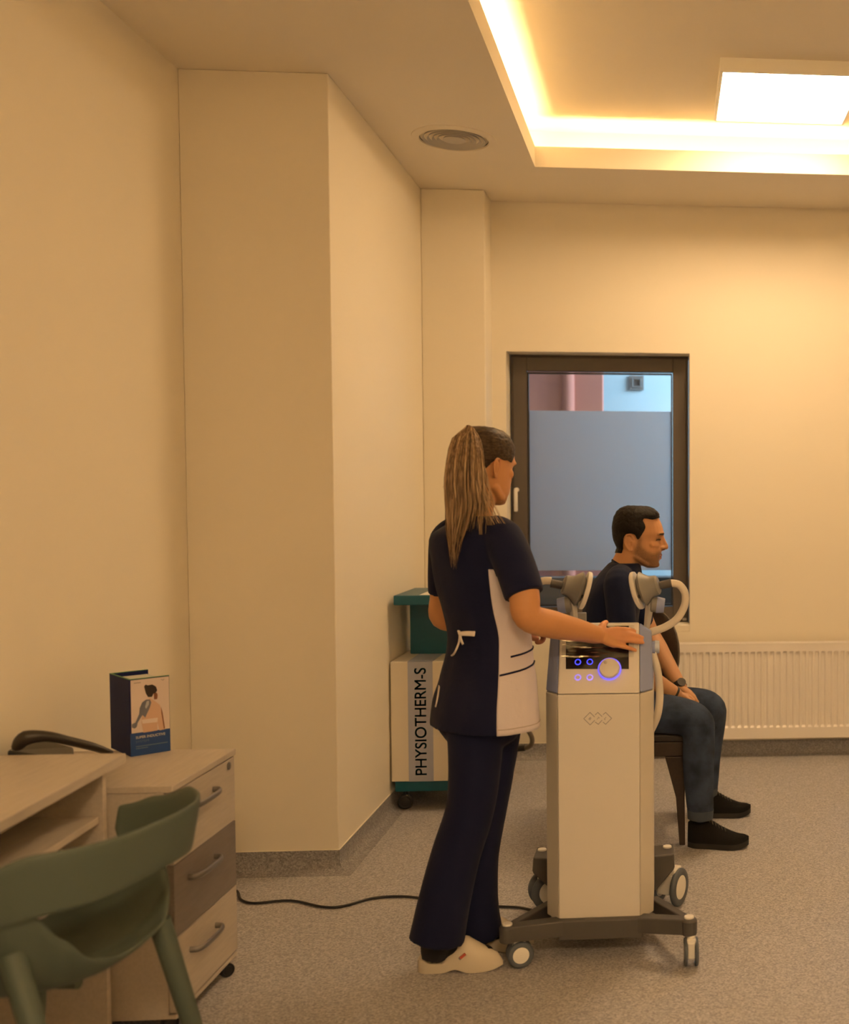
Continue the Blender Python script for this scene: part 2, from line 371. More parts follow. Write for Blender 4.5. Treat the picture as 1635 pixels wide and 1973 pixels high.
# ------------------------------------------------------------------ windows and what lies beyond
def window(name, x0, x1, full):
    y = YB + .125
    root = bpy.data.objects.new(name, None); C.objects.link(root); root.location = ((x0 + x1) / 2, y, WZ0); struct(root)
    x0 += .006; x1 -= .004; z0, z1 = WZ0 - .005, WZ1 - .002
    gx0, gx1, gz0, gz1 = x0 + .094, x1 - .094, z0 + .099, z1 - .099
    def ring(mbx, a, b, c, d, y0, y1, wd):
        mbx.box((a, y0, c), (a + wd, y1, d)).box((b - wd, y0, c), (b, y1, d)).box((a + wd, y0, c), (b - wd, y1, c + wd)).box((a + wd, y0, d - wd), (b - wd, y1, d))
    f = MB(); ring(f, x0, x1, z0, z1, y + .012, y + .075, .05); f.build('window_frame', M_FRAME, root, bevel=.003)
    f = MB(); ring(f, x0 + .012, x1 - .012, z0 + .012, z1 - .012, y, y + .06, .076); sash = f.build('sash', M_FRAME, root, bevel=.004)
    f = MB(); ring(f, gx0 - .004, gx1 + .004, gz0 - .004, gz1 + .004, y + .006, y + .03, .008); f.build('glazing_gasket', M_BLACK, sash)
    MB().box((gx0, y + .030, gz0), (gx1, y + .034, gz1)).build('pane', M_GLASS, root)
    MB().box((gx0, y + .0285, 1.022), (gx1, y + .0292, 1.915)).build('frosted_film', M_FILM, root)
    h = MB(); hx = x0 + .026
    h.lathe([(.001, 0), (.013, 0), (.013, -.008), (.001, -.008)], (hx + .004, y, 1.474), (0, 1, 0), 20)
    h.tube([(hx, y - .012, 1.478), (hx, y - .016, 1.466), (hx, y - .016, 1.358)], [(.010, .006), (.0105, .006), (.0105, .006)], 12, 1, (0, 1, 0), True)
    h.build('window_handle', M_WHITE, root, smooth=50)
    MB().box((x0 + .02, y - .003, z0 + .010), (x0 + .035, y + .004, z0 + .055)).box((x1 - .035, y - .004, z0 + .008), (x1 - .012, y + .004, z0 + .022)).build('hinge', M_LGREY, root, bevel=.002)
    MB().box((x0 - .006, YB + .002, WZ0 - .045), (x1 + .004, YB + .2, WZ0 - .006)).build('window_sill', M_WALL, root, bevel=.004)
window('window_1', WX0, WX1, True); window('window_2', VX0, VX1, False)

M_PINK = mat('dusky_pink_paint', (0.55, 0.21, 0.16), .8)
M_PALE = mat('pale_blue_paint', (0.46, 0.62, 0.70), .8)
M_SLATE = mat('slate_paint', (0.075, 0.062, 0.055), .7)
struct(MB().box((-2.5, 8.4, -.1), (3.6, 8.5, 4)).build('wall_beyond_window', M_PALE))
pk = at(1160, 750, 7.7).x
mb = MB(); mb.box((-2.2, 7.7, .2), (pk, 7.85, 4)); mb.lathe([(.001, .2), (.045, .2), (.045, 3.6), (.001, 3.6)], (at(1092, 750, 7.62).x, 7.69, 0), n=24)
struct(mb.build('wall_beyond_pink', M_PINK, smooth=40))
a = at(1212, 724, 8.4); b = at(1240, 752, 8.4)
vt = thing('wall_vent', 'small square grey vent on the pale wall seen through the top of the window', 'vent', ((a.x + b.x) / 2, 8.39, (a.z + b.z) / 2))
mb = MB(); cx, cz, hw = (a.x + b.x) / 2, (a.z + b.z) / 2, (b.x - a.x) / 2
for k, (r0, r1, yy) in enumerate(((hw, hw * .72, 8.375), (hw * .68, hw * .45, 8.368))):
    for s1 in (-1, 1):
        mb.box((cx + s1 * r1, yy, cz - r0), (cx + s1 * r0, 8.395, cz + r0)); mb.box((cx - r1, yy, cz + s1 * r1), (cx + r1, 8.395, cz + s1 * r0))
mb.build('grille', M_GREY, vt, bevel=.003)
MB().box((cx - hw * .4, 8.385, cz - hw * .4), (cx + hw * .4, 8.398, cz + hw * .4)).build('vent_core', M_DGREY, vt)
struct(MB().box((-2.5, 6.6, -.1), (3.6, 6.75, at(1200, 1113, 6.6).z)).build('wall_parapet', M_SLATE))
lt = bpy.data.lights.new('outside_light', 'AREA'); lt.energy = 155; lt.size = 1.6; lt.color = (.62, .83, 1.0)
lo = bpy.data.objects.new('outside_light', lt); C.objects.link(lo); lo.location = (1.9, 7.3, 2.9)
lo.rotation_euler = (V((.4, 8.2, 1.2)) - lo.location).to_track_quat('-Z', 'Y').to_euler()

# ------------------------------------------------------------------ ceiling fittings
def panel(x0, y0, label, lit=None):
    s = .59; z = 3.2
    r = thing('ceiling_panel_light', label, 'light', (x0 + s / 2, y0 + s / 2, ZU), 'square ceiling panels')
    e = .012
    mb = MB().box((x0 - e, y0 - e, z - .002), (x0, y0 + s + e, ZU)).box((x0 + s, y0 - e, z - .002), (x0 + s + e, y0 + s + e, ZU)).box((x0, y0 - e, z - .002), (x0 + s, y0, ZU)).box((x0, y0 + s, z - .002), (x0 + s, y0 + s + e, ZU))
    mb.build('panel_frame', M_WHITE, r)
    MB().box((x0, y0, z + .001), (x0 + s, y0 + s, z + .006)).build('diffuser', lit or M_PANEL, r)
panel(.238, 4.612, 'square glowing ceiling panel light near the window wall')
panel(.238, -1.6, 'added square fill panel light unseen behind the camera', M_PANEL_FILL)  # unseen panel added to brighten surfaces that face the camera

vc = V((-.932, 5.005, ZC))
vr = thing('ceiling_vent', 'round ceiling air diffuser with concentric rings beside the lit tray', 'vent', vc)
MB().lathe([(.182, 0), (.180, -.004), (.150, -.010), (.148, -.006), (.148, .005), (.182, .005)], vc, n=56).build('flange', M_CEIL, vr, smooth=40)
M_VENT = mat('vent_plastic', (.50, .475, .45), .5)
for r0 in (.136, .115, .094, .073):
    MB().lathe([(r0, -.0105), (r0 + .0015, -.0095), (r0 - .009, .006), (r0 - .0108, .005)], vc, n=48).build('ring', M_VENT, vr, smooth=40)
MB().lathe([(.001, -.011), (.045, -.0105), (.050, -.0085), (.04, .006), (.001, .006)], vc, n=40).build('core', M_VENT, vr, smooth=50)
MB().lathe([(.001, .055), (.146, .055), (.146, -.004), (.1475, -.004), (.1475, .058), (.001, .058)], vc, n=40).build('vent_throat', M_BLACK, vr)

# ------------------------------------------------------------------ radiator
RX0, RX1, RY, RZ0, RZ1 = -.25, 1.55, 5.948, .114, .636
rd = thing('radiator', 'white ribbed panel radiator on the wall under the window', 'radiator', ((RX0 + RX1) / 2, 5.98, 0))
mb = MB(); pitch = .0354; n = int((RX1 - RX0 - .06) / pitch); xs = [RX0, RX0 + .02]; x = RX0 + .03
cols = [(RX0, 0), (RX0 + .025, 0)]
for i in range(n):
    xa = RX0 + .035 + i * pitch
    cols += [(xa, 0), (xa + .0045, 1), (xa + .0205, 1), (xa + .025, 0)]
cols += [(RX1 - .003, 0), (RX1, 0)]
rows = [(RZ0, 0), (RZ0 + .055, 0), (RZ0 + .066, 1), (RZ1 - .056, 1), (RZ1 - .046, 0), (RZ1 - .004, 0)]
vs = [(cx, RY + .009 * (cr * rr), rz) for rz, rr in rows for cx, cr in cols]; nc = len(cols)
mb.add(vs, [(j * nc + i, j * nc + i + 1, (j + 1) * nc + i + 1, (j + 1) * nc + i) for j in range(len(rows) - 1) for i in range(nc - 1)])
mb.build('front_panel', M_RAD, rd)
MB().box((RX0, RY, RZ0 - .006), (RX1, RY + .05, RZ0)).box((RX0, RY + .002, RZ0 + .002), (RX0 + .002, RY + .06, RZ1)).box((RX1 - .002, RY + .002, RZ0), (RX1, RY + .06, RZ1)).box((RX0, RY - .001, RZ1 - .006), (RX1, RY + .008, RZ1)).build('casing', M_RAD, rd, bevel=.002)
MB().box((RX0 + .005, RY + .05, RZ0), (RX1 - .005, RY + .056, RZ1 - .02)).build('rear_panel', M_RAD, rd)
mb = MB(); ns = int((RX1 - RX0) / .0102)
for i in range(ns):
    xa = RX0 + .004 + i * .0102
    mb.box((xa, RY + .010, RZ1 - .004), (xa + .0048, RY + .056, RZ1 + .001))
mb.box((RX0, RY + .008, RZ1 - .004), (RX1, RY + .014, RZ1 + .0015)).box((RX0, RY + .052, RZ1 - .004), (RX1, RY + .06, RZ1 + .0015))
o = mb.build('top_grille', M_RAD, rd); o['kind'] = 'stuff'
for bx_ in (RX0 + .2, RX1 - .3): MB().box((bx_, RY + .0565, .2), (bx_ + .04, YB - .0005, .5)).build('wall_bracket', M_RAD, rd)
MB().box((RX0 + .003, RY + .012, RZ0 + .02), (RX1 - .003, RY + .0495, RZ1 - .0045)).build('slot_shade', M_BLACK, rd)  # black filler standing in for the shade inside the grille slots

# ------------------------------------------------------------------ casters
def caster(parent, c, n, R, gap, tw, z_top, fork_m=None, hub_m=None, tyre_m=None, name='caster'):
    n = V((n[0], n[1], 0)).normalized(); d = V((-n.y, n.x, 0))
    fork_m = fork_m or M_WHITE; hub_m = hub_m or M_WHITE; tyre_m = tyre_m or M_TIRE
    c = V((c[0], c[1], R))
    mb = MB(); g = gap
    a = [c - n * g - d * R * .55, c + n * g - d * R * .55, c + n * g + d * R * .45, c - n * g + d * R * .45]
    mb.hull([p + V((0, 0, -R * .35)) for p in a], [p + V((0, 0, R * .80)) for p in a])
    b = [c - n * g * 1.25 - d * R * .5, c + n * g * 1.25 - d * R * .5, c + n * g * 1.25 + d * R * .4, c - n * g * 1.25 + d * R * .4]
    mb.hull([p + V((0, 0, R * .5)) for p in b], [p + V((0, 0, R * 1.06)) for p in b])
    mb.tube([c + V((0, 0, R * .9)), V((c.x, c.y, z_top))], R * .3, 14)
    f = mb.build(name, fork_m, parent, smooth=40, bevel=R * .08)
    for s1 in (-1, 1):
        o = c + n * (s1 * g)
        MB().lathe([(R * .62, .001), (R * .94, .001), (R, tw * .25), (R, tw * .72), (R * .92, tw), (R * .66, tw * 1.02), (R * .62, tw * .9)], o, n * s1, 36).build('tire', tyre_m, f, smooth=50)
        MB().lathe([(.0005, .002), (R * .63, .002), (R * .63, tw * .92), (R * .55, tw * 1.0), (.0005, tw * 1.02)], o, n * s1, 32).build('wheel_hub', hub_m, f, smooth=50)
    return f

# ------------------------------------------------------------------ teal and beige treatment trolley
px0, px1, py0, py1 = -1.250, -.80, 5.06, 5.50
ph = thing('treatment_trolley', 'beige and teal cabinet trolley lettered PHYSIOTHERM-S against the pillar behind the standing person', 'trolley', (-1.02, 5.28, 0))
MB().box((px0, py0, .137), (px1, py1, .688)).build('cabinet', M_BEIGE, ph, bevel=.004)
MB().box((px0 + .012, py0 + .012, .088), (px1 - .012, py1 - .01, .1365)).build('base', M_TEAL, ph, bevel=.004)
MB().box((-1.215, 5.30, .6885), (-.83, 5.46, .9455)).build('column', M_TEAL, ph, bevel=.004)
MB().box((-1.231, 5.055, .946), (-.82, 5.47, .990)).build('top_cap', M_TEAL, ph, bevel=.004)
sx0, sx1 = at(785, 1290, py0).x, at(833, 1290, py0).x
MB().box((sx0, py0 - .0012, .1375), (sx1, py0 + .001, .6893)).box((sx0, py0 - .0012, .687), (sx1, 5.299, .6895)).build('stripe', M_STRIPE, ph)
me = text_mesh('PHYSIOTHERM-S', .07, Matrix.Identity(4), .0004, .0)
xs = [v.co.x for v in me.vertices]; ys = [v.co.y for v in me.vertices]
L = at(815, 1287, py0).z - at(815, 1493, py0).z; Hh = at(823, 1400, py0).x - at(801, 1400, py0).x
zc = (at(815, 1287, py0).z + at(815, 1493, py0).z) / 2; xc = (sx0 + sx1) / 2
me.transform(Matrix.Diagonal((L / (max(xs) - min(xs)), Hh / (max(ys) - min(ys)), 1, 1)) @ Matrix.Translation((-(max(xs) + min(xs)) / 2, -(max(ys) + min(ys)) / 2, 0)))
me.transform(Matrix(((0, -1, 0, xc), (0, 0, -1, py0 - .0016), (1, 0, 0, zc), (0, 0, 0, 1))))
vs_ = [v.co.copy() for v in me.vertices]; fs_ = [list(p.vertices) for p in me.polygons]; mb = MB()
for ax_, az_ in ((.0006, .0006), (-.0006, .0006), (.0006, -.0006), (-.0006, -.0006)): mb.add([p + V((ax_, 0, az_)) for p in vs_], fs_)
mb.build('lettering', M_LETTER, ph)
for cx, cy in ((px0 + .05, py0 + .05), (px1 - .05, py0 + .05), (px0 + .05, py1 - .05), (px1 - .05, py1 - .05)):
    caster(ph, (cx, cy), (.12, -1), .034, .007, .012, .09, M_BLACK, M_BLACK, M_BLACK)
tag(MB().box((-1.12, 5.075, .9903), (-.90, 5.37, .9912)).build('paper_sheet', mat('paper', (.8, .78, .72), .7)), 'white paper sheet lying on top of the teal trolley cap', 'paper')
hs = thing('drain_hose', 'grey corrugated hose with a black end curling down behind the standing person', 'hose', (-.72, 5.72, 0))
hp = [at(985, 1340, 5.6), at(1000, 1378, 5.62), at(1014, 1402, 5.66), at(1024, 1420, 5.68), at(1024, 1433, 5.7), at(1018, 1439, 5.71), at(1008, 1442, 5.72)]
hp = [V((-.83, 5.4, .48))] + hp
MB().tube(hp, .0125, 12, 6).build('hose', M_GHOSE, hs, smooth=180)
MB().tube([at(1009, 1441.5, 5.72), at(990, 1443, 5.73)], .016, 12, 1, None, True).build('hose_connector', M_BLACK, hs, smooth=180)

# ------------------------------------------------------------------ magnetic therapy unit
mt = thing('therapy_unit', 'cream wheeled therapy unit with black screen, blue lit knob and two paddle applicators', 'medical device', (-.21, 3.6, 0))
FL, FRx, CRx, CLx, BYf, BYc, BYb = -.3355, -.0835, -.0425, -.3775, 3.40, 3.462, 3.72
zs, z0b = .830, .118
MB().hull([V((FL, BYf, z0b)), V((FRx, BYf, z0b)), V((FRx, BYb, z0b)), V((FL, BYb, z0b))], [V((FL, BYf, zs)), V((FRx, BYf, zs)), V((FRx, BYb, zs)), V((FL, BYb, zs))]).build('front_panel', M_CREAM, mt, bevel=.003)
M_CREAM_SHADED = mat('cream_plastic_shaded', (0.60, 0.56, 0.50), 0.42)  # same cream, greyed: shade of the angled sides partly put into the colour
for xa, xb in ((FRx, CRx), (FL, CLx)):
    e = .0006 if xb > xa else -.0006
    pl = [V((xa + e, BYf + .001, 0)), V((xb, BYc, 0)), V((xb, BYb, 0)), V((xa + e, BYb, 0))]
    MB().hull([p + V((0, 0, z0b)) for p in pl], [p + V((0, 0, zs)) for p in pl]).build('side_panel', M_CREAM_SHADED, mt, bevel=.004)
S = V((0, .105, .19)).normalized(); NP = V((0, -S.z, S.y)); PO = V((0, BYf, zs + .002))
def onpl(u, v, off=0.0):                           # photo position -> the sloping console face
    d = ray(u, v); e = V((0, 0, EYE)); p0 = PO + NP * off
    return e + d * ((p0 - e).dot(NP) / d.dot(NP))
TP = onpl(1165, 1202); tq, TY = TP.z, TP.y; BT = TY + .035
z2 = zs + .002
MB().hull([V((FL, BYf, z2)), V((FRx, BYf, z2)), V((FRx, BYb, z2)), V((FL, BYb, z2))], [V((FL - .002, TY, tq + .001)), V((FRx - .004, TY, tq + .001)), V((FRx - .004, BT, tq)), V((FL - .002, BT, tq))]).build('console', M_CREAM, mt, bevel=.005, bseg=3)
for xa, xb, sg in ((FRx, CRx, 1), (FL, CLx, -1)):
    xa += .0006 * sg
    MB().hull([V((xa, BYf + .001, z2)), V((xb, BYc, z2)), V((xb, BYb, z2)), V((xa, BYb, z2))], [V((xa - .003, TY + .001, tq - .001)), V((xb - .006 * sg, TY + .045, tq - .030)), V((xb - .006 * sg, BT + .04, tq - .032)), V((xa - .003, BT, tq - .001))]).build('console_side', M_BLUEGREY, mt, bevel=.006, bseg=3)
def plate(u0, v0, u1, v1, off0, off1):
    q = [onpl(u0, v1, off0), onpl(u1, v1, off0), onpl(u1, v0, off0), onpl(u0, v0, off0)]
    return q, [p + NP * (off1 - off0) for p in q]
q0, q1 = plate(1090, 1207, 1211, 1290, -.004, .0012)
scr = MB().hull(q0, q1).build('screen', M_SCREEN, mt)
# crumpled clear protective film over the upper part of the screen
M_FOIL = bpy.data.materials.new('clear_film'); M_FOIL.use_nodes = True
nt = M_FOIL.node_tree; nt.nodes.remove(nt.nodes['Principled BSDF'])
ta = nt.nodes.new('ShaderNodeBsdfTransparent'); ta.inputs['Color'].default_value = (.88, .88, .88, 1)
tb_ = nt.nodes.new('ShaderNodeBsdfGlossy'); tb_.inputs['Roughness'].default_value = .06
tf = nt.nodes.new('ShaderNodeFresnel'); tf.inputs['IOR'].default_value = 1.6
tm_ = nt.nodes.new('ShaderNodeMixShader')
nt.links.new(tf.outputs[0], tm_.inputs[0]); nt.links.new(ta.outputs[0], tm_.inputs[1]); nt.links.new(tb_.outputs[0], tm_.inputs[2]); nt.links.new(tm_.outputs[0], nt.nodes['Material Output'].inputs[0])
fx0, fx1 = onpl(1082, 1250).x, onpl(1221, 1250).x
mb = MB(); nx, ny = 70, 40; sa = (onpl(1150, 1268) - PO).dot(S); sb = (onpl(1150, 1206) - PO).dot(S); g = []
for j in range(ny + 1):
    for i in range(nx + 1):
        x = fx0 + (fx1 - fx0) * i / nx; q = sa + (sb - sa) * j / ny
        h = .0030 + .0080 * abs(noise.noise(V((x * 6, q * 48, 3)))) + .0026 * noise.noise(V((x * 22, q * 90, 9)))
        g.append(PO + S * q + NP * h + V((x, 0, 0)))
mb.add(g, [(j * (nx + 1) + i, j * (nx + 1) + i + 1, (j + 1) * (nx + 1) + i + 1, (j + 1) * (nx + 1) + i) for j in range(ny) for i in range(nx)])
mb.build('protective_film', M_FOIL, mt)
kc = onpl(1174, 1290, 0)
kn = MB().lathe([(.0005, .002), (.0325, .002), (.0325, .010), (.030, .020), (.0265, .0225), (.0005, .0225)], kc, NP, 44).build('control_knob', M_CREAM, mt, smooth=40)
MB().lathe([(.0335, .0015), (.0362, .0015), (.0368, .006), (.0345, .0095), (.0332, .008)], kc, NP, 48).build('glow_ring', mat('violet_led', (.3, .3, .9), .4, emit=(.13, .10, 1.0), estr=.75), kn, smooth=60)
MB().ball(kc + NP * .0215 + S * .015 + V((-.012, 0, 0)), (.006, .004, .006)).build('finger_dimple', M_LGREY, kn, smooth=180)
for u, v, m in ((1113, 1276, M_BLUE_LED), (1136, 1275.5, M_BLUE_LED), (1113, 1305.5, M_LILAC_LED), (1136, 1305.5, M_LILAC_LED)):
    c = onpl(u, v, 0)
    b = MB().lathe([(.0005, .001), (.0068, .001), (.0066, .0035), (.0005, .004)], c, NP, 20).build('button', M_SCREEN if m is M_BLUE_LED else M_CREAM, mt, smooth=50)
    MB().lathe([(.0072, .001), (.0098, .001), (.0094, .0034), (.0076, .0034)], c, NP, 28).build('button_ring', m, b, smooth=60)
# emblem: three linked diamonds with letters
def pf(x, y): return at(1090 + x / 12.577, 1360 + y / 12.577, BYf)
mb = MB(); M_EMB = mat('grey_print', (.20, .20, .24), .5)
for pl in (((690, 265), (580, 160), (430, 310), (585, 462), (690, 355)), ((710, 215), (770, 160), (870, 255)), ((870, 350), (785, 447), (710, 395)), ((900, 210), (960, 160), (1105, 302), (960, 447), (900, 395))):
    for (xa, ya), (xb, yb) in zip(pl, pl[1:]):
        a, b = pf(xa, ya), pf(xb, yb); d = (b - a).normalized(); nn = V((-d.z, 0, d.x)) * .0009; a = a - d * .0008; b = b + d * .0008
        mb.hull([p + V((0, -.0004, 0)) for p in (a - nn, b - nn, b + nn, a + nn)], [p + V((0, .0005, 0)) for p in (a - nn, b - nn, b + nn, a + nn)])
em = mb.build('emblem', M_EMB, mt)
for ch, x, y in (('B', 578, 312), ('T', 770, 305), ('L', 955, 308)):
    p = pf(x, y); me = text_mesh(ch, .013, Matrix.Translation((p.x, p.y - .0006, p.z)) @ Matrix.Rotation(PI / 2, 4, 'X') @ Matrix.Rotation(math.radians(-45), 4, 'Z'), .0002)
    mesh_obj('emblem_letter', me, M_EMB, em)
# wheeled base
capL, capR = atz(977, 1781, .136), atz(1327, 1767, .146)
eL, eR = V((capL.x, capL.y, 0)), V((capR.x, capR.y, 0))
def bar(pa, pb, wa, wb, za, zb_, h):
    d = (pb - pa).normalized(); nn = V((-d.y, d.x, 0))
    return [pa - nn * wa + V((0, 0, za - h)), pb - nn * wb + V((0, 0, zb_ - h)), pb + nn * wb + V((0, 0, zb_ - h)), pa + nn * wa + V((0, 0, za - h))], [pa - nn * wa + V((0, 0, za)), pb - nn * wb + V((0, 0, zb_)), pb + nn * wb + V((0, 0, zb_)), pa + nn * wa + V((0, 0, za))]
jl, jr = V((FL + .012, 3.40, 0)), V((FRx - .002, 3.40, 0))
mb = MB()
for q in (bar(eL, jl, .021, .024, .134, .128, .050), bar(jl - V((.012, 0, 0)), jr + V((.012, 0, 0)), .024, .024, .128, .130, .062), bar(jr, eR, .024, .020, .130, .144, .049),
          bar(eL, V((CLx + .008, 3.60, 0)), .014, .016, .133, .116, .045), bar(eR, V((CRx - .003, 3.60, 0)), .014, .016, .143, .116, .045)): mb.hull(*q)
for e, zt_ in ((eL, .134), (eR, .144)): mb.lathe([(.001, zt_ - .052), (.024, zt_ - .052), (.025, zt_ - .008), (.020, zt_), (.001, zt_)], e, (0, 0, 1), 24)
mb.box((-.355, 3.40, .082), (-.065, 3.80, .1175))
mb.build('base_frame', M_DGREY, mt, bevel=.004)
rRc, rLc = V((.012, 3.865, 0)), V((-.425, 3.85, 0))
for s1, rc in ((1, rRc), (-1, rLc)):
    xi = CRx + .001 if s1 > 0 else CLx - .001
    xo = at(1299, 1640, 3.80).x if s1 > 0 else at(1029, 1640, 3.80).x
    pr = [V((xi - .03 * s1, 0, .085)), V((xi + .004 * s1, 0, .085)), V((xo - .004 * s1, 0, .155)), V((xo, 0, .165)), V((xo - .004 * s1, 0, .212)), V((xi - .03 * s1, 0, .204))]
    MB().hull([p + V((0, 3.735, 0)) for p in pr], [p + V((0, 3.85, 0)) for p in pr]).build('rear_fin', M_DGREY, mt, bevel=.005)
for e, zz in ((eL, .1345), (eR, .1445), (V((at(1285, 1620, 3.81).x, 3.81, 0)), .212), (V((at(1044, 1626, 3.81).x, 3.81, 0)), .212)):
    MB().lathe([(.0005, zz), (.0155, zz), (.0145, zz + .005), (.0005, zz + .006)], e, (0, 0, 1), 24).build('bolt_cap', M_WHITE, mt, smooth=40)
caster(mt, (eL.x + .035, eL.y + .015), (.30, -.95), .040, .010, .014, .085)
caster(mt, (eR.x + .006, eR.y - .012), (1, .03), .043, .011, .011, .095)
caster(mt, (rRc.x - .004, rRc.y - .03), (.90, -.43), .066, .030, .018, .16)
caster(mt, (rLc.x + .012, rLc.y - .02), (.35, -.93), .066, .016, .020, .16)
# paddle applicators on their swivel arms, and hoses
AY = 3.645
def paddle(s1):
    mx = lambda u: u if s1 > 0 else 2354 - u       # the left paddle mirrors the right one
    P = lambda u, v, dy=0.0: at(mx(u), v, AY + dy)
    top, bot = P(1216, 1104), P(1236, 1172); c = (top + bot) / 2; d = (top - bot).normalized()
    n = V((-d.z, .0, d.x)); n = n if n.x * s1 < 0 else -n; n = (n + V((0, .16, 0))).normalized()   # faces the other paddle
    ap = MB().lathe([(.0005, -.006), (.034, -.007), (.053, -.018), (.058, -.024), (.0355, -.052), (.033, -.072), (.026, -.078), (.0005, -.078)], c, n, 36).build('applicator', M_GREY, mt, smooth=40)
    MB().lathe([(.0005, .0075), (.058, .0075), (.0635, .004), (.0645, -.002), (.063, -.008), (.056, -.0085), (.0005, -.0085)], c, n, 44).build('applicator_face', M_CREAM, ap, smooth=40)
    MB().lathe([(.0005, 0), (.006, 0), (.006, .004), (.0005, .004)], P(1231, 1149, -.045), (0, -1, 0), 16).build('applicator_port', M_BLACK, ap)
    MB().tube([P(1250, 1134), P(1272, 1128), P(1293, 1123.5)], [.0125, .0135, .0145], 16, 4).build('applicator_handle', M_DGREY, ap, smooth=60)
    arm = MB().tube([P(1244.5, 1216, .0), P(1252, 1160)], (.0105, .016), 4, 1, (0, 1, 0)).tube([P(1252, 1166, -.005), P(1257, 1128, -.005)], (.0095, .012), 4, 1, (0, 1, 0)).build('arm', M_LGREY, mt, bevel=.003)
    ax = V((s1, 0, -.12)).normalized(); jc = P(1253, 1164)
    MB().lathe([(.0005, 0), (.020, 0), (.0255, .004), (.0265, .020), (.0005, .020)], jc, ax, 28).build('pivot', M_GREY, arm, smooth=40)
    MB().lathe([(.0005, .020), (.0275, .020), (.0245, .044), (.0235, .046), (.0005, .046)], jc, ax, 28).build('pivot_knob', M_BLUEGREY, arm, smooth=40)
    return P
P = paddle(1); Q = paddle(-1)
MB().box((Q(1238, 1210).x - .012, AY + .02, .97), (Q(1238, 1210).x + .020, AY + .05, 1.055)).build('arm_socket', M_GREY, mt, bevel=.003)
MB().tube([at(1291, 1123.5, AY), at(1308, 1127, AY), at(1319, 1143, AY), at(1318.5, 1166, AY), at(1304, 1192, AY), at(1281, 1208, AY), at(1256, 1217, AY), at(1247, 1219, AY)], .0128, 14, 8).build('hose', M_HOSE, mt, smooth=180)
MB().tube([at(1253, 1248, 3.57), at(1258, 1262, 3.56), at(1267, 1296, 3.55), at(1270.5, 1340, 3.55), at(1266, 1378, 3.55), at(1253, 1408, 3.57)], .0125, 14, 8).build('hose', M_HOSE, mt, smooth=180)
MB().tube([at(1062, 1119, AY), at(1045, 1119.5, AY), at(1032, 1128, AY), at(1022, 1150, AY), at(1020, 1180, AY), at(1032, 1208, AY), at(1062, 1219, AY)], .0128, 14, 8).build('hose', M_HOSE, mt, smooth=180)
kc2 = at(1252, 1249, 3.57)
MB().lathe([(.0005, -.004), (.024, -.004), (.0245, .014), (.0235, .016), (.0005, .016)], kc2, (1, 0, 0), 28).build('side_knob', M_BLUEGREY, mt, smooth=40)
MB().lathe([(.0005, .016), (.0215, .016), (.0205, .030), (.0005, .031)], kc2 + V((0, 0, .004)), (1, 0, 0), 28).build('side_knob_cap', mat('pale_blue_plastic', (.45, .50, .62), .4), mt, smooth=40)

# ------------------------------------------------------------------ power cord
cp = [atz(452, 1716, .006), atz(464, 1733, .006), atz(490, 1740, .006), atz(560, 1735, .006), atz(620, 1747, .006), atz(660, 1746, .006), atz(715, 1731, .006), atz(765, 1727, .006), atz(808, 1730, .006), atz(880, 1743, .006), atz(960, 1746.5, .006), atz(1000, 1748.5, .006), atz(1033, 1756, .006), atz(1050, 1764, .006)]
tag(MB().tube([V((-1.62, 3.95, .006)), ] + cp, .0046, 8, 5).build('power_cord', M_BLACK, smooth=180), 'thin black power cord snaking across the floor to the wheeled unit', 'cord')

# ------------------------------------------------------------------ desk
dk = thing('desk', 'beige laminate desk with an open shelf in the near left corner', 'desk', (-1.6, 2.3, 0))
DT = .758
def dx(y): return -1.437 + (3.02 - y) * .06
y0, y1 = 1.45, 3.02
MB().hull([V((XL + .006, y0, DT - .025)), V((dx(y0), y0, DT - .025)), V((dx(y1), y1, DT - .025)), V((XL + .006, y1, DT - .025))], [V((XL + .006, y0, DT)), V((dx(y0), y0, DT)), V((dx(y1), y1, DT)), V((XL + .006, y1, DT))]).build('desktop', M_DESK, dk, bevel=.002)
MB().hull([V((XL + .006, 2.925, .0005)), V((dx(2.925) - .02, 2.925, .0005)), V((dx(2.95) - .02, 2.948, .0005)), V((XL + .006, 2.948, .0005))], [V((XL + .006, 2.925, DT - .0255)), V((dx(2.925) - .02, 2.925, DT - .0255)), V((dx(2.95) - .02, 2.948, DT - .0255)), V((XL + .006, 2.948, DT - .0255))]).build('side_panel', M_DESK, dk, bevel=.0015)
MB().box((XL + .006, y0 + .02, .0005), (dx(y0) - .02, y0 + .043, DT - .0255)).build('side_panel', M_DESK, dk, bevel=.0015)
ysh = 2.9245
MB().hull([V((XL + .03, y0 + .044, .598)), V((dx(y0) - .03, y0 + .044, .598)), V((dx(ysh) - .03, ysh, .598)), V((XL + .03, ysh, .598))], [V((XL + .03, y0 + .044, .616)), V((dx(y0) - .03, y0 + .044, .616)), V((dx(ysh) - .03, ysh, .616)), V((XL + .03, ysh, .616))]).build('shelf', M_DESK, dk, bevel=.0015)
MB().box((XL + .008, y0 + .044, .30), (XL + .026, ysh, DT - .0255)).build('back_panel', M_DESK, dk)

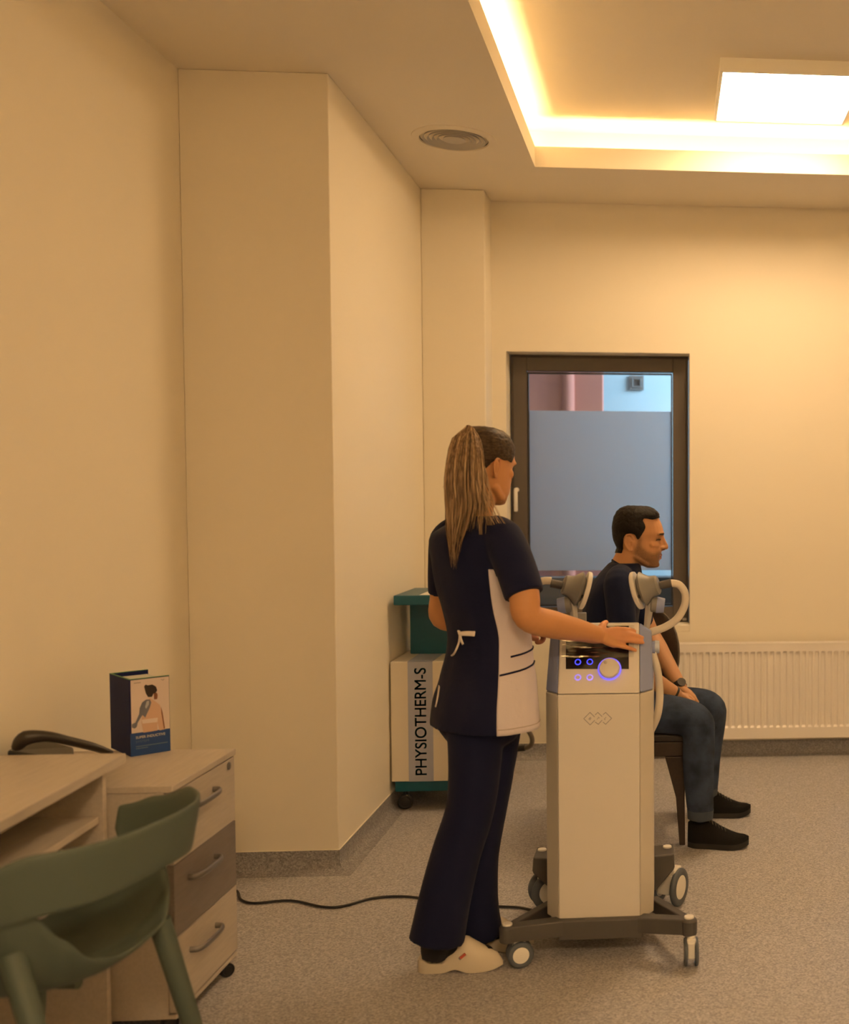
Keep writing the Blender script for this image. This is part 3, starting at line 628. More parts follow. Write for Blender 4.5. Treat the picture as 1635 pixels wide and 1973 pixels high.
# ------------------------------------------------------------------ drawer pedestal
pd = thing('drawer_pedestal', 'beige rolling pedestal with three drawers, the middle one taupe, against the left wall', 'drawers', (-1.55, 3.2, 0))
PX, PXB, PY0, PY1, PZ0, PZ1 = -1.300, XL + .02, 2.972, 3.392, .062, .680
MB().box((PXB, PY0, PZ0), (PX - .021, PY1, PZ1 - .0185)).build('carcass', M_DESK, pd, bevel=.0015)
MB().box((PXB - .002, PY0 - .004, PZ1 - .018), (PX + .003, PY1 + .004, PZ1)).build('top', M_DESK, pd, bevel=.002)
dz = [(.466, .658), (.2675, .4635), (.068, .265)]
for i, (za, zb_) in enumerate(dz):
    d = MB().box((PX - .019, PY0 + .002, za), (PX, PY1 - .002, zb_)).build('drawer', M_TAUPE if i == 1 else M_DESK, pd, bevel=.0015)
    if i == 1: d['label'] = 'dark taupe drawer front'
    hz = (.600, .405, .203)[i]; ya, yb = 3.062, 3.232
    h = MB().tube([V((PX - .002, ya, hz)), V((PX + .020, ya + .004, hz)), V((PX + .029, ya + .03, hz)), V((PX + .031, (ya + yb) / 2, hz)), V((PX + .029, yb - .03, hz)), V((PX + .020, yb - .004, hz)), V((PX - .002, yb, hz))], (.005, .0085), 10, 4, (0, 0, 1)).build('drawer_handle', M_STEEL, d, smooth=60)
MB().lathe([(.0005, -.002), (.011, -.002), (.011, .004), (.009, .005), (.0005, .005)], (PX, 3.345, .640), (1, 0, 0), 20).box((PX + .0045, 3.3435, .634), (PX + .0056, 3.3465, .646)).build('lock', M_STEEL, pd, smooth=40)
MB().box((PXB, PY0 + .004, PZ0 - .012), (PX - .001, PY1 - .004, PZ0 - .0005)).build('plinth', M_DESK, pd, bevel=.0015)
for cx, cy in ((PX - .02, PY1 - .04), (PX - .04, PY0 + .05), (PXB + .06, PY1 - .06), (PXB + .06, PY0 + .06)):
    caster(pd, (cx, cy), (.7, -.7), .021, .004, .009, PZ0 - .0125, M_BLACK, M_BLACK, M_BLACK)

# ------------------------------------------------------------------ folder box on the pedestal
A0, B0, C0 = atz(252, 1458, .681), atz(328.5, 1446, .681), atz(214, 1441, .681)
hb = at(252, 1310, A0.y).z - .681
u1 = (B0 - A0); u1.z = 0; u2 = (C0 - A0); u2.z = 0
W1, W2 = u1.length, u2.length; u1.normalize(); u2 = u2.normalized()
bx = thing('folder_box', 'blue and white folder box showing the back of a person, standing on the pedestal', 'box', A0 + (u1 * W1 + u2 * W2) / 2, None)
M_BBLUE = mat('navy_card', (.005, .011, .075), .6, spec=.2); M_BROY = mat('royal_blue_card', (.004, .045, .21), .45); M_BGRN = mat('green_edge', (.05, .19, .07), .5)
M_BPINK = mat('pale_pink_print', (.66, .56, .53), .5)
th = .004
def slab(p, d1, l1, d2, l2, za, zb_, mbx): 
    q = [p, p + d1 * l1, p + d1 * l1 + d2 * l2, p + d2 * l2]
    return mbx.hull([x + V((0, 0, za - x.z)) for x in q], [x + V((0, 0, zb_ - x.z)) for x in q])
zb0 = .6806
slab(A0, u1, W1, u2, th, zb0, zb0 + hb, MB()).build('front_cover', M_BBLUE, bx)
slab(A0 + u2 * (th + .0002), u2, W2 - th * 2 - .0004, u1, th, zb0, zb0 + hb, MB()).build('spine', M_BBLUE, bx)
slab(A0 + u2 * (W2 - th), u1, W1 * .98, u2, th, zb0, zb0 + hb, MB()).build('back_cover', M_BBLUE, bx)
slab(A0 + u2 * (th + .001) + u1 * (th + .001), u1, W1 * .9, u2, W2 - 2 * th - .002, zb0, zb0 + hb - .012, MB()).build('inner_pages', mat('page_stack', (.62, .62, .55), .7), bx)
mb = MB(); slab(A0 - u1 * .0004 - u2 * .0004, u1, W1 + .0008, u2, th + .0008, zb0 + hb, zb0 + hb + .0016, mb); slab(A0 + u2 * (W2 - th - .0004) - u1 * .0004, u1, W1 * .98, u2, th + .0008, zb0 + hb, zb0 + hb + .0016, mb); slab(A0 + u2 * (th + .001) - u1 * .0004, u2, W2 - th * 2 - .002, u1, th + .0008, zb0 + hb, zb0 + hb + .0016, mb)
mb.build('edging', M_BGRN, bx)
def cov(x, y, off): return A0 + u1 * (x * W1) - u2 * off + V((0, 0, zb0 + y * hb - A0.z))
def pic(poly, off, m, nm, par):                    # a flat printed shape on the cover
    return MB().hull([cov(x, y, off - .0003) for x, y in poly], [cov(x, y, off) for x, y in poly]).build(nm, m, par)
pp = pic([(.03, .30), (.99, .30), (.99, .992), (.03, .992)], .0006, M_BPINK, 'cover_picture', bx)
bp = pic([(.0, .0), (1.0, .0), (1.0, .298), (.0, .298)], .0006, M_BROY, 'title_band', bx)
def pq(x, y): return ((x - 625) / 735, 1 - (y - (322 - (x - 625) * .135)) / (1390 - (x - 625) * .0))   # crop position -> cover position
sk = mat('print_skin', (.60, .40, .30), .5); hr = mat('print_hair', (.018, .010, .007), .5); dv = mat('print_device', (.14, .15, .20), .5); wh = mat('print_white', (.72, .62, .58), .5); shd = mat('print_shadow', (.22, .09, .05), .5)
pic([pq(*p) for p in ((985, 640), (1090, 700), (1170, 760), (1200, 850), (1255, 1215), (1160, 1235), (1120, 1090), (1120, 1235), (860, 1275), (830, 1080), (845, 930), (880, 830), (960, 740))], .0009, sk, 'printed_back', pp)
pic([pq(*p) for p in ((1195, 790), (1222, 900), (1262, 1190), (1240, 1210), (1200, 920))], .0012, shd, 'printed_arm_shade', pp)
pic([pq(*p) for p in ((890, 430), (920, 395), (960, 410), (1040, 390), (1110, 430), (1130, 500), (1100, 545), (1060, 560), (1030, 620), (960, 625), (920, 560), (905, 500))], .0012, hr, 'printed_hair', pp)
pic([pq(*p) for p in ((1065, 555), (1110, 540), (1135, 560), (1138, 600), (1125, 660), (1070, 665))], .0012, shd, 'printed_face', pp)
pic([pq(*p) for p in ((835, 1040), (1130, 1000), (1125, 1080), (845, 1110))], .0012, wh, 'printed_band', pp)
pic([pq(*p) for p in ((650, 1180), (655, 1120), (720, 1090), (790, 930), (800, 830), (850, 720), (920, 670), (990, 665), (1015, 720), (985, 820), (930, 930), (900, 1000), (850, 950), (760, 1090), (740, 1170), (700, 1200))], .0015, dv, 'printed_device', pp)
pic([pq(*p) for p in ((900, 800), (930, 700), (975, 690), (970, 760), (915, 840))], .0018, mat('print_pale', (.40, .42, .48), .5), 'printed_highlight', pp)
tm = Matrix.Identity(4)
def cover_text(body, x, y, h, wmax, m, bold=0.0):
    me = text_mesh(body, 1.0, Matrix.Identity(4), .0, bold); xs = [q.co.x for q in me.vertices]; ys = [q.co.y for q in me.vertices]
    sx = wmax * W1 / (max(xs) - min(xs)); sy = h * hb / (max(ys) - min(ys)); x0m, y0m = min(xs), min(ys)
    o = cov(x, y, .0010)
    me.transform(Matrix(((u1.x * sx, 0, 0, o.x - u1.x * sx * x0m), (u1.y * sx, 0, 0, o.y - u1.y * sx * x0m), (0, sy, 0, o.z - sy * y0m), (0, 0, 1, 0))) if False else Matrix(((u1.x * sx, 0, -u2.x, o.x - u1.x * sx * x0m), (u1.y * sx, 0, -u2.y, o.y - u1.y * sx * x0m), (0, sy, 0, o.z - sy * y0m), (0, 0, 0, 1))))
    mesh_obj('title_text', me, m, bp)
M_TXT = mat('print_pale_text', (.55, .50, .48), .5); M_TXT2 = mat('print_dim_text', (.10, .15, .24), .5)
cover_text('SUPER INDUCTIVE', .13, .222, .034, .74, M_TXT, .02)
cover_text('SYSTEM', .13, .168, .030, .32, M_TXT2)
for y, wd in ((.115, .80), (.088, .30)):
    pic([(.13, y), (.13 + wd, y), (.13 + wd, y + .012), (.13, y + .012)], .0009, M_TXT2, 'title_line', bp)
pic([(.11, .945), (.28, .945), (.28, .958), (.11, .958)], .0009, mat('print_grey', (.36, .30, .28), .5), 'corner_print', pp)
pic([(.78, .962), (.80, .968), (.83, .955), (.86, .968), (.88, .962), (.84, .944)], .0009, mat('print_grey', (.36, .30, .28), .5), 'corner_print', pp)

# ------------------------------------------------------------------ desk phone
ph2 = thing('desk_phone', 'black desk telephone lying beyond the far edge of the desk', 'telephone', (-1.69, 3.10, .68))
zp = .6806
q = [V((-1.750, 3.04, zp)), V((-1.62, 3.12, zp)), V((-1.70, 3.27, zp)), V((-1.785, 3.20, zp))]
MB().hull(q, [p + V((0, 0, h)) for p, h in zip(q, (.085, .035, .04, .09))]).build('phone_base', M_BLACK, ph2, bevel=.006)
g = [at(36, 1436, 3.04), at(50, 1422, 3.04), at(90, 1419, 3.06), at(130, 1427, 3.085), at(175, 1438, 3.12), at(210, 1450, 3.15)]
MB().tube(g, [(.021, .014), (.024, .020), (.020, .014), (.019, .012), (.02, .011), (.019, .008)], 14, 5, (0, 0, 1), True).build('handset', mat('dark_handset', (.018, .015, .013), .4), ph2, smooth=180)

# ------------------------------------------------------------------ sage green shell chair at the desk
gF = V((-.985, .17, 0)).normalized(); gW = V((.17, .985, 0)).normalized(); gC = V((-1.314, 2.388, 0))
ch = thing('shell_chair', 'sage green plastic shell armchair pulled up to the desk', 'chair', gC)
def L(s, w_, z): return gC + gF * s + gW * w_ + V((0, 0, z))
def rimpt(th):                                      # plan of the wrap-around back; th = 0 at the back
    a = math.radians(th); return -.285 * abs(math.cos(a)) ** .8 * (1 if math.cos(a) >= 0 else -1) * (1 if abs(th) < 90 else 1.0) + 0.0, .285 * math.copysign(abs(math.sin(a)) ** .85, th)
def lerp_tab(tab, x):
    for (a, va), (b, vb) in zip(tab, tab[1:]):
        if x <= b: t = (x - a) / (b - a); t = t * t * (3 - 2 * t); return va + (vb - va) * t
    return tab[-1][1]
ztop = [(0, .780), (55, .777), (80, .742), (93, .715)]
zlow = [(0, .665), (48, .652), (68, .605), (80, .570), (88, .585), (93, .66)]
mb = MB(); rings = []; NT = 60
for i in range(NT + 1):
    th_ = -93 + 186 * i / NT; s_, w2_ = rimpt(th_); zt_, zl_ = lerp_tab(ztop, abs(th_)), lerp_tab(zlow if th_ > 0 else [(0, .665), (48, .650), (93, .615)], abs(th_))
    row = []
    for k in range(6):
        f = k / 5; inn = .93 + .07 * f
        row.append(L(s_ * inn, w2_ * inn, zl_ + (zt_ - zl_) * f))
    rings.append(row)
vs = [p for r in rings for p in r]
mb.add(vs, [(i * 6 + k, (i + 1) * 6 + k, (i + 1) * 6 + k + 1, i * 6 + k + 1) for i in range(NT) for k in range(5)])
mb.build('backrest', M_GREEN, ch, smooth=180, solid=.010, sub=1)
zr = [(0, .486), (30, .494), (52, .545), (72, .605), (92, .60), (110, .50), (128, .455), (180, .440)]
zn = [(0, .486), (16, .515), (30, .578), (48, .650), (72, .665), (92, .63), (110, .51), (128, .455), (180, .440)]
mb = MB(); NA, NRr = 72, 9; vs = [L(.0, 0, .438)]
for j in range(1, NRr + 1):
    f = j / NRr
    for i in range(NA):
        th_ = -180 + 360 * i / NA; a = math.radians(th_); s_ = -.185 * math.cos(a) ** .55 if abs(th_) < 90 else .255 * abs(math.cos(a)) ** .7; w2_ = .268 * math.copysign(abs(math.sin(a)) ** .8, th_)
        z_ = .438 + (lerp_tab(zr if th_ > 0 else zn, abs(th_)) - .438) * f ** 3.2
        fl = f ** .8
        vs.append(L(s_ * fl, w2_ * fl, z_))
fs = [(0, 1 + i, 1 + (i + 1) % NA) for i in range(NA)]
for j in range(NRr - 1):
    for i in range(NA): fs.append((1 + j * NA + i, 1 + (j + 1) * NA + i, 1 + (j + 1) * NA + (i + 1) % NA, 1 + j * NA + (i + 1) % NA))
mb.add(vs, fs); mb.build('seat', M_GREEN, ch, smooth=180, solid=.010, sub=1)
MB().tube([L(-.08, 0, .420), L(.10, 0, .415)], .014, 10).build('under_frame', M_GREEN, ch, smooth=60)
for a, b in ((L(-.14, .180, .485), L(-.225, .262, .001)), (L(-.10, -.205, .57), L(-.30, -.25, .001)), (L(.16, .185, .44), L(.25, .27, .001)), (L(.16, -.185, .44), L(.25, -.27, .001))):
    MB().tube([a, a.lerp(b, .5), b], [(.024, .024), (.021, .021), (.014, .014)], 16).build('leg', M_GREEN, ch, smooth=60)

# ------------------------------------------------------------------ dark brown chair of the seated person
bc = thing('wooden_chair', 'dark brown chair with a rounded back under the seated person', 'chair', (-.16, 4.72, 0))
bx0, bx1, by0, by1 = -.40, .078, 4.475, 4.955
MB().box((bx0, by0 - .005, .432), (bx1 + .004, by1, .468)).build('seat', mat('brown_seat_pad', (.024, .018, .014), .55), bc, bevel=.012, bseg=3)
MB().box((bx0 + .01, by0 + .004, .372), (bx1 - .008, by1 - .02, .4315)).build('apron', M_BROWN, bc, bevel=.003)
for x, sg in ((bx0, 1), (bx1, -1)):
    for y, sy in ((by0, 1), (by1, -1)):
        t = [V((x, y, .3715)), V((x + .085 * sg, y, .3715)), V((x + .085 * sg, y + .05 * sy, .3715)), V((x, y + .05 * sy, .3715))]
        m_ = [V((x + .004 * sg, y + .003 * sy, .20)), V((x + .040 * sg, y + .003 * sy, .20)), V((x + .040 * sg, y + .045 * sy, .20)), V((x + .004 * sg, y + .045 * sy, .20))]
        b = [V((x + .002 * sg, y + .006 * sy, .0005)), V((x + .026 * sg, y + .006 * sy, .0005)), V((x + .026 * sg, y + .04 * sy, .0005)), V((x + .002 * sg, y + .04 * sy, .0005))]
        MB().loft([b, m_, t]).build('leg', M_BROWN, bc, bevel=.003)
mb = MB(); rows_ = []; xc_, hw_ = -.165, .222
for j in range(15):
    a = math.radians(-86 + 172 * j / 14); z_ = .735 + .215 * math.sin(a); ww = hw_ * math.cos(a) ** .62
    rows_.append([V((xc_ + ww * t_, by1 + .012 - .05 * (t_ * ww / hw_) ** 2 + .10 * (z_ - .735), z_)) for t_ in [q_ / 6 for q_ in range(-6, 7)]])
mb.add([p for r in rows_ for p in r], [(j * 13 + i, j * 13 + i + 1, (j + 1) * 13 + i + 1, (j + 1) * 13 + i) for j in range(14) for i in range(12)])
mb.build('backrest', M_BROWN, bc, smooth=180, solid=.022, bevel=.002)
for x in (bx0 + .12, bx1 - .12):
    MB().box((x - .02, by1 - .03, .4325), (x + .02, by1 + .002, .66)).build('back_post', M_BROWN, bc, bevel=.004)

# ------------------------------------------------------------------ people: shared anatomy
HEAD = [  # height, front, back, half width (metres from the ear)
    (.153, .036, -.050, .030), (.146, .058, -.070, .048), (.132, .075, -.086, .061), (.110, .090, -.096, .070), (.080, .104, -.101, .0745),
    (.055, .110, -.101, .0755), (.043, .111, -.100, .075), (.030, .103, -.099, .0735), (.015, .0985, -.096, .072), (0, .0990, -.090, .0705), (-.014, .1000, -.084, .069),
    (-.026, .1010, -.078, .0665), (-.038, .1015, -.070, .064), (-.050, .0995, -.055, .0615), (-.062, .0975, -.038, .058), (-.074, .0915, -.018, .052), (-.084, .0915, .004, .045), (-.094, .0890, .022, .036), (-.102, .078, .040, .022)]
def frame(O, f, up=(0, 0, 1)):
    f = V(f).normalized(); r = f.cross(V(up)).normalized(); u = r.cross(f)
    return lambda x, y, z: O + r * x + f * y + u * z, Matrix((r, f, u)), O
def head_shape(mb, X, k=1.0, kz_up=1.0, wk=1.0, nose=1.0):
    rings = []; n = 30
    for z, yf, yb, w_ in HEAD:
        zz = z * (kz_up if z > 0 else k); yc = yb + (yf - yb) * .47; r = []
        for i in range(n):
            t_ = 2 * PI * i / n; c, s_ = math.cos(t_), math.sin(t_)
            x = w_ * wk * math.copysign(abs(s_) ** .92, s_); y = yc + ((yf - yc) * abs(c) ** .86 if c > 0 else -(yc - yb) * abs(c) ** .9)
            r.append(X(x * k, y * k, zz))
        rings.append(r)
    mb.loft(rings)
    def T(pts, r, **q):
        sc = lambda x: tuple(y * k for y in x) if isinstance(x, tuple) else x * k
        mb.tube([X(a * k, b * k, c * (kz_up if c > 0 else k)) for a, b, c in pts], [sc(x) for x in r] if isinstance(r, list) else sc(r), **q)
    T([(0, .100, .046), (0, .106, .030), (0, .1135, .010), (0, .1205, -.006), (0, .1215, -.012)], [.007, .0075, .0085, .0100, .0105], n=12, sub=3, round_ends=True)
    T([(0, .096, .044), (0, .098, .02), (0, .102, .0), (0, .106, -.014)], [.009, .010, .0115, .012], n=12, sub=2, round_ends=True)
    T([(0, .106, -.012), (0, .116, -.017), (0, .106, -.022)], [.008, .0085, .006], n=10, sub=2, round_ends=True)
    for s1 in (-1, 1):
        T([(s1 * .009, .113, -.012), (s1 * .0125, .106, -.0145)], [.0065, .0075], n=10, round_ends=True)
        T([(s1 * .012, .1075, .0465), (s1 * .030, .1035, .049), (s1 * .048, .088, .045)], [.0065, .0068, .006], n=10, sub=2, round_ends=True)
        T([(s1 * .030, .080, -.002), (s1 * .050, .060, .002)], [.017, .016], n=12, round_ends=True)
        T([(s1 * .052, -.005, -.052), (s1 * .040, .04, -.080)], [.014, .014], n=10, round_ends=True)
        # ear: plate and helix rim
        T([(s1 * .0700, -.030, -.020), (s1 * .0745, -.036, .006), (s1 * .0770, -.040, .028)], [(.008, .004), (.015, .0045), (.013, .0045)], n=12, sub=2, up=(1, 0, 0) if False else None, round_ends=True)
        T([(s1 * .073, -.018, .026), (s1 * .079, -.026, .040), (s1 * .083, -.042, .041), (s1 * .085, -.053, .026), (s1 * .084, -.053, .006), (s1 * .080, -.045, -.010), (s1 * .075, -.034, -.024), (s1 * .071, -.024, -.024)], .0042, n=8, sub=3, round_ends=True)
        T([(s1 * .074, -.020, .012), (s1 * .0765, -.021, .002)], .0045, n=8, round_ends=True)
    T([(-.021, .089, -.0495), (-.010, .0975, -.0470), (0, .1005, -.0475), (.010, .0975, -.0470), (.021, .089, -.0495)], [.0035, .0060, .0065, .0060, .0035], n=10, sub=2, round_ends=True)
    T([(-.018, .0885, -.0555), (0, .0985, -.0580), (.018, .0885, -.0555)], [.0045, .0070, .0045], n=10, sub=3, round_ends=True)
    T([(-.010, .0825, -.088), (.010, .0825, -.088)], .0125, n=10, round_ends=True)
def paint(me, Mi, O, k, kz, fn):
    at_ = me.attributes.new('tone', 'FLOAT_COLOR', 'POINT'); cols = []
    for v in me.vertices:
        p = Mi @ (v.co - O); z = p.z / (kz if p.z > 0 else k)
        cols += list(fn(p.x / k, p.y / k, z, v.co)) + [1.0]
    at_.data.foreach_set('color', cols)
def dent(me, Mi, O, k, spots):
    Mt = Mi.transposed()
    for v in me.vertices:
        p = Mi @ (v.co - O)
        if p.length > .2: continue
        for (c, rad, amt) in spots:
            d = (p - V(c) * k).length / (rad * k)
            if d < 1: v.co += Mt @ (V(amt) * k * (1 - d * d) ** 2)
def in_poly(poly, x, y):
    ins = False; j = len(poly) - 1
    for i in range(len(poly)):
        xi, yi = poly[i]; xj, yj = poly[j]
        if (yi > y) != (yj > y) and x < (xj - xi) * (y - yi) / (yj - yi) + xi: ins = not ins
        j = i
    return ins
def hair_cap(me, Mi, O, k, kz, poly, thick, rough, name, m, parent, ear=True):
    idx = {}; vs = []; fs = []
    keep = []
    for p in me.polygons:
        c = Mi @ (p.center - O)
        if c.length > .22: continue
        x, y, z = c.x / k, c.y / k, c.z / (kz if c.z > 0 else k)
        if abs(x) > .0765 and y < -.012 and z < .045: continue
        yy = y + (.5 * (abs(x) / .07) ** 2 * .0)
        if in_poly(poly, yy, z): keep.append(p)
    for p in keep:
        f = []
        for i in p.vertices:
            if i not in idx:
                v = me.vertices[i]; q = Mi @ (v.co - O)
                qy, qz = q.y / k, q.z / (kz if q.z > 0 else k)
                edge = sum(in_poly(poly, qy + .011 * math.cos(w_), qz + .011 * math.sin(w_)) for w_ in (0, .785, 1.57, 2.36, 3.14, 3.93, 4.71, 5.5)) / 8
                h = thick * (.35 + .65 * max(0, min(1, (edge - .4) * 1.8))) * (1 + rough * noise.noise(v.co * 90) + rough * .6 * noise.noise(v.co * 260))
                h *= .55 + .45 * min(1, max(0, (q.z / k + .04) / .10))
                idx[i] = len(vs); vs.append(v.co + v.normal * h)
            f.append(idx[i])
        fs.append(f)
    cnt = {}
    for f in fs:
        for i in range(len(f)): e = tuple(sorted((f[i], f[(i + 1) % len(f)]))); cnt[e] = cnt.get(e, 0) + 1
    nb = {}
    for (i, j), c_ in cnt.items():
        if c_ == 1: nb.setdefault(i, []).append(j); nb.setdefault(j, []).append(i)
    for _ in range(6):
        new = {i: vs[i] * .4 + sum((vs[j] for j in js), V((0, 0, 0))) * (.6 / len(js)) for i, js in nb.items()}
        for i, p in new.items(): vs[i] = p
    mb = MB(); mb.add(vs, fs); return mb.build(name, m, parent, smooth=180, solid=thick * .7)
def ring_loft(mb, rings, n=32, e=.92):              # (centre, right axis * half width, forward axis * half depth)
    mb.loft([[c + a * math.copysign(abs(math.cos(2 * PI * i / n)) ** e, math.cos(2 * PI * i / n)) + b * math.copysign(abs(math.sin(2 * PI * i / n)) ** e, math.sin(2 * PI * i / n)) for i in range(n)] for c, a, b in rings])
def cat(tab, x):                                    # smooth interpolation in a table (x, values...)
    i = max(0, min(len(tab) - 2, next((k for k in range(len(tab) - 1) if tab[k + 1][0] >= x), len(tab) - 2)))
    p0, p1, p2, p3 = tab[max(i - 1, 0)], tab[i], tab[i + 1], tab[min(i + 2, len(tab) - 1)]
    t_ = (x - p1[0]) / (p2[0] - p1[0]); t_ = max(0, min(1, t_))
    return [0.5 * (2 * b + (c - a) * t_ + (2 * a - 5 * b + 4 * c - d) * t_ * t_ + (3 * b - a - 3 * c + d) * t_ ** 3) for a, b, c, d in zip(p0[1:], p1[1:], p2[1:], p3[1:])]

# ------------------------------------------------------------------ standing person
WY = 3.42
wf = V((.70, .714, 0)).normalized(); wr = V((wf.y, -wf.x, 0))
wo = thing('person', 'standing person with a blond ponytail in navy tunic and cream clogs, hand on the unit', 'person', (-.62, 3.42, 0))
TAB = []
for y_, cx_, hp in ((1399, 933, 102), (1350, 934, 97), (1300, 939, 88), (1258, 942, 80), (1215, 942, 76), (1165, 931, 79), (1120, 924, 84), (1080, 920, 86), (1050, 917, 88), (1030, 917, 84), (1014, 920, 64), (1002, 919, 45), (994, 919, 36)):
    p = at(cx_, y_, WY); TAB.append((p.z, p.x, hp / 617.0))
TAB.sort()
Z_HEM, Z_NECK = .737, TAB[-1][0]
def tun(phi, z, off=0.0):
    x, w_ = cat(TAB, z); a = w_ / .888 + off; b = a * .78 + off * .2
    fold = .0045 * noise.noise(V((math.cos(phi) * 2.2, math.sin(phi) * 2.2, z * 5.0))) + .003 * noise.noise(V((phi * 3.0, z * 14, 4.0)))
    fold *= min(1, max(0, (1.33 - z) / .1))
    a += fold; b += fold
    c, s_ = math.cos(phi), math.sin(phi)
    return V((x, WY, z)) + wr * (a * math.copysign(abs(c) ** .93, c)) + wf * (b * math.copysign(abs(s_) ** .93, s_))
NCOL = 120
zz = [Z_HEM + (Z_NECK - Z_HEM) * (j / 54) for j in range(55)]
def tunic_strip(mb, d0, d1, z0=-1, z1=9):
    cs = [math.radians(d) for d in range(d0, d1 + 1, 3)]; rows = [z for z in zz if z0 <= z <= z1]
    mb.add([tun(a, z) for z in rows for a in cs], [(j * len(cs) + i, j * len(cs) + i + 1, (j + 1) * len(cs) + i + 1, (j + 1) * len(cs) + i) for j in range(len(rows) - 1) for i in range(len(cs) - 1)])
ZU_ = 1.235
ja = [z for z in zz if z <= ZU_][-1]
shR, shL = at(968, 1040, 3.315), at(862, 1041, 3.545)
slR = [at(948, 1022, 3.36), shR, at(990, 1085, 3.27), at(1010, 1146, 3.235)]
slL = [at(880, 1022, 3.50), shL, at(855, 1085, 3.585), at(853, 1143, 3.61)]
mb = MB(); mb.loft([[tun(D_ * PI / 180, z) for D_ in range(0, 360, 5)] for z in zz])
mb.tube(slR, [(.050, .045), (.064, .062), (.061, .060), (.058, .059)], 24, 5, (1, 0, 0))
mb.tube(slL, [(.048, .045), (.056, .056), (.050, .050), (.047, .047)], 24, 5, (1, 0, 0))
tn = mesh_obj('tunic', remesh(mb, .0055, 5), M_NAVY, wo, 180)
for d0_, d1_ in ((-30, 45), (135, 204)):
    mb = MB(); cs = [math.radians(d) for d in range(d0_, d1_ + 1, 3)]; rows = [z for z in zz if z <= ja + .001]
    mb.add([tun(a_, z, .0015) for z in rows for a_ in cs], [(j * len(cs) + i, j * len(cs) + i + 1, (j + 1) * len(cs) + i + 1, (j + 1) * len(cs) + i) for j in range(len(rows) - 1) for i in range(len(cs) - 1)])
    o = mb.build('tunic_side_panel', M_PANELCLOTH, tn, smooth=180, solid=.004); o['label'] = 'off white side panel of the tunic'
D = math.radians
z1, z2_, z3, z4 = at(992, 1261, 3.35).z, at(1023, 1244, 3.42).z, at(974, 1295, 3.34).z, at(1024, 1272, 3.42).z
MB().tube([tun(D(-13 + 58 * k / 8), z1 + (z2_ - z1) * k / 8, .0045) for k in range(9)], .003, 8).build('pocket_piping', M_NAVY, tn, smooth=180)
MB().tube([tun(D(-29 + 74 * k / 8), z3 + (z4 - z3) * k / 8, .0045) for k in range(9)], .003, 8).build('pocket_piping', M_NAVY, tn, smooth=180)
zh = Z_HEM + .018
MB().tube([tun(D(-29 + 73 * k / 12), zh, .0038) for k in range(13)], .0013, 6).build('hem_seam', mat('seam_thread', (.40, .34, .32), .8), tn, smooth=180)
# tied waist ribbon
def back(u, v, off=.008):
    off += .006                           # photo position -> the back of the tunic
    best = None; z = at(u, v, 3.34).z
    for d in range(-175, -20, 3):
        p = tun(D(d), z, off); q = p - V((0, 0, EYE)); x = PCX + FPX * q.dot(cR) / q.dot(cF)
        if best is None or abs(x - u) < best[0]: best = (abs(x - u), d, p)
    return best[2]
mb = MB(); up_ = (0, 0, 1)
mb.tube([back(866, 1202), back(876, 1211), back(887, 1219, .012)], [(.0075, .0022), (.0085, .003), (.006, .005)], 10, 3, (-.7, -.7, .2))
mb.tube([back(886, 1219, .012), back(897, 1217.5, .011), back(915, 1217, .009)], [(.006, .004), (.0075, .003), (.0080, .002)], 10, 3, (-.7, -.7, .2))
mb.tube([back(887, 1217, .012), back(888, 1228, .011), back(893, 1239, .009)], [(.006, .004), (.0055, .003), (.005, .002)], 10, 3, (-.7, -.7, .2))
mb.tube([back(888, 1221, .012), back(884, 1238, .010), back(874, 1260, .010), back(861, 1285, .014), back(851, 1308, .016), back(843, 1340, .016), back(839, 1360, .016)], [(.004, .003), (.003, .002), (.003, .002), (.003, .002), (.0028, .002), (.0028, .002), (.0025, .002)], 8, 4)
o = mb.build('waist_tie', mat('white_ribbon', (.68, .62, .58), .7), tn, smooth=180)

# trousers
mb = MB()
mb.tube([at(916, 1385, 3.37), at(914, 1480, 3.36), at(905, 1560, 3.35), at(877, 1650, 3.335), at(855, 1740, 3.325), at(841, 1812, 3.32)], [.088, .078, .0725, .074, .078, .083], 24, 5)
mb.tube([at(952, 1385, 3.48), at(944, 1480, 3.47), at(930, 1560, 3.465), at(917, 1650, 3.46), at(915, 1740, 3.46), at(925, 1806, 3.465)], [.090, .075, .074, .070, .072, .072], 24, 5)
mb.ball(at(927, 1385, WY), (.135, .120, .10), 20)
tr = remesh(mb, .007, 6)
mesh_obj('trousers', tr, M_NAVY, wo, 180)
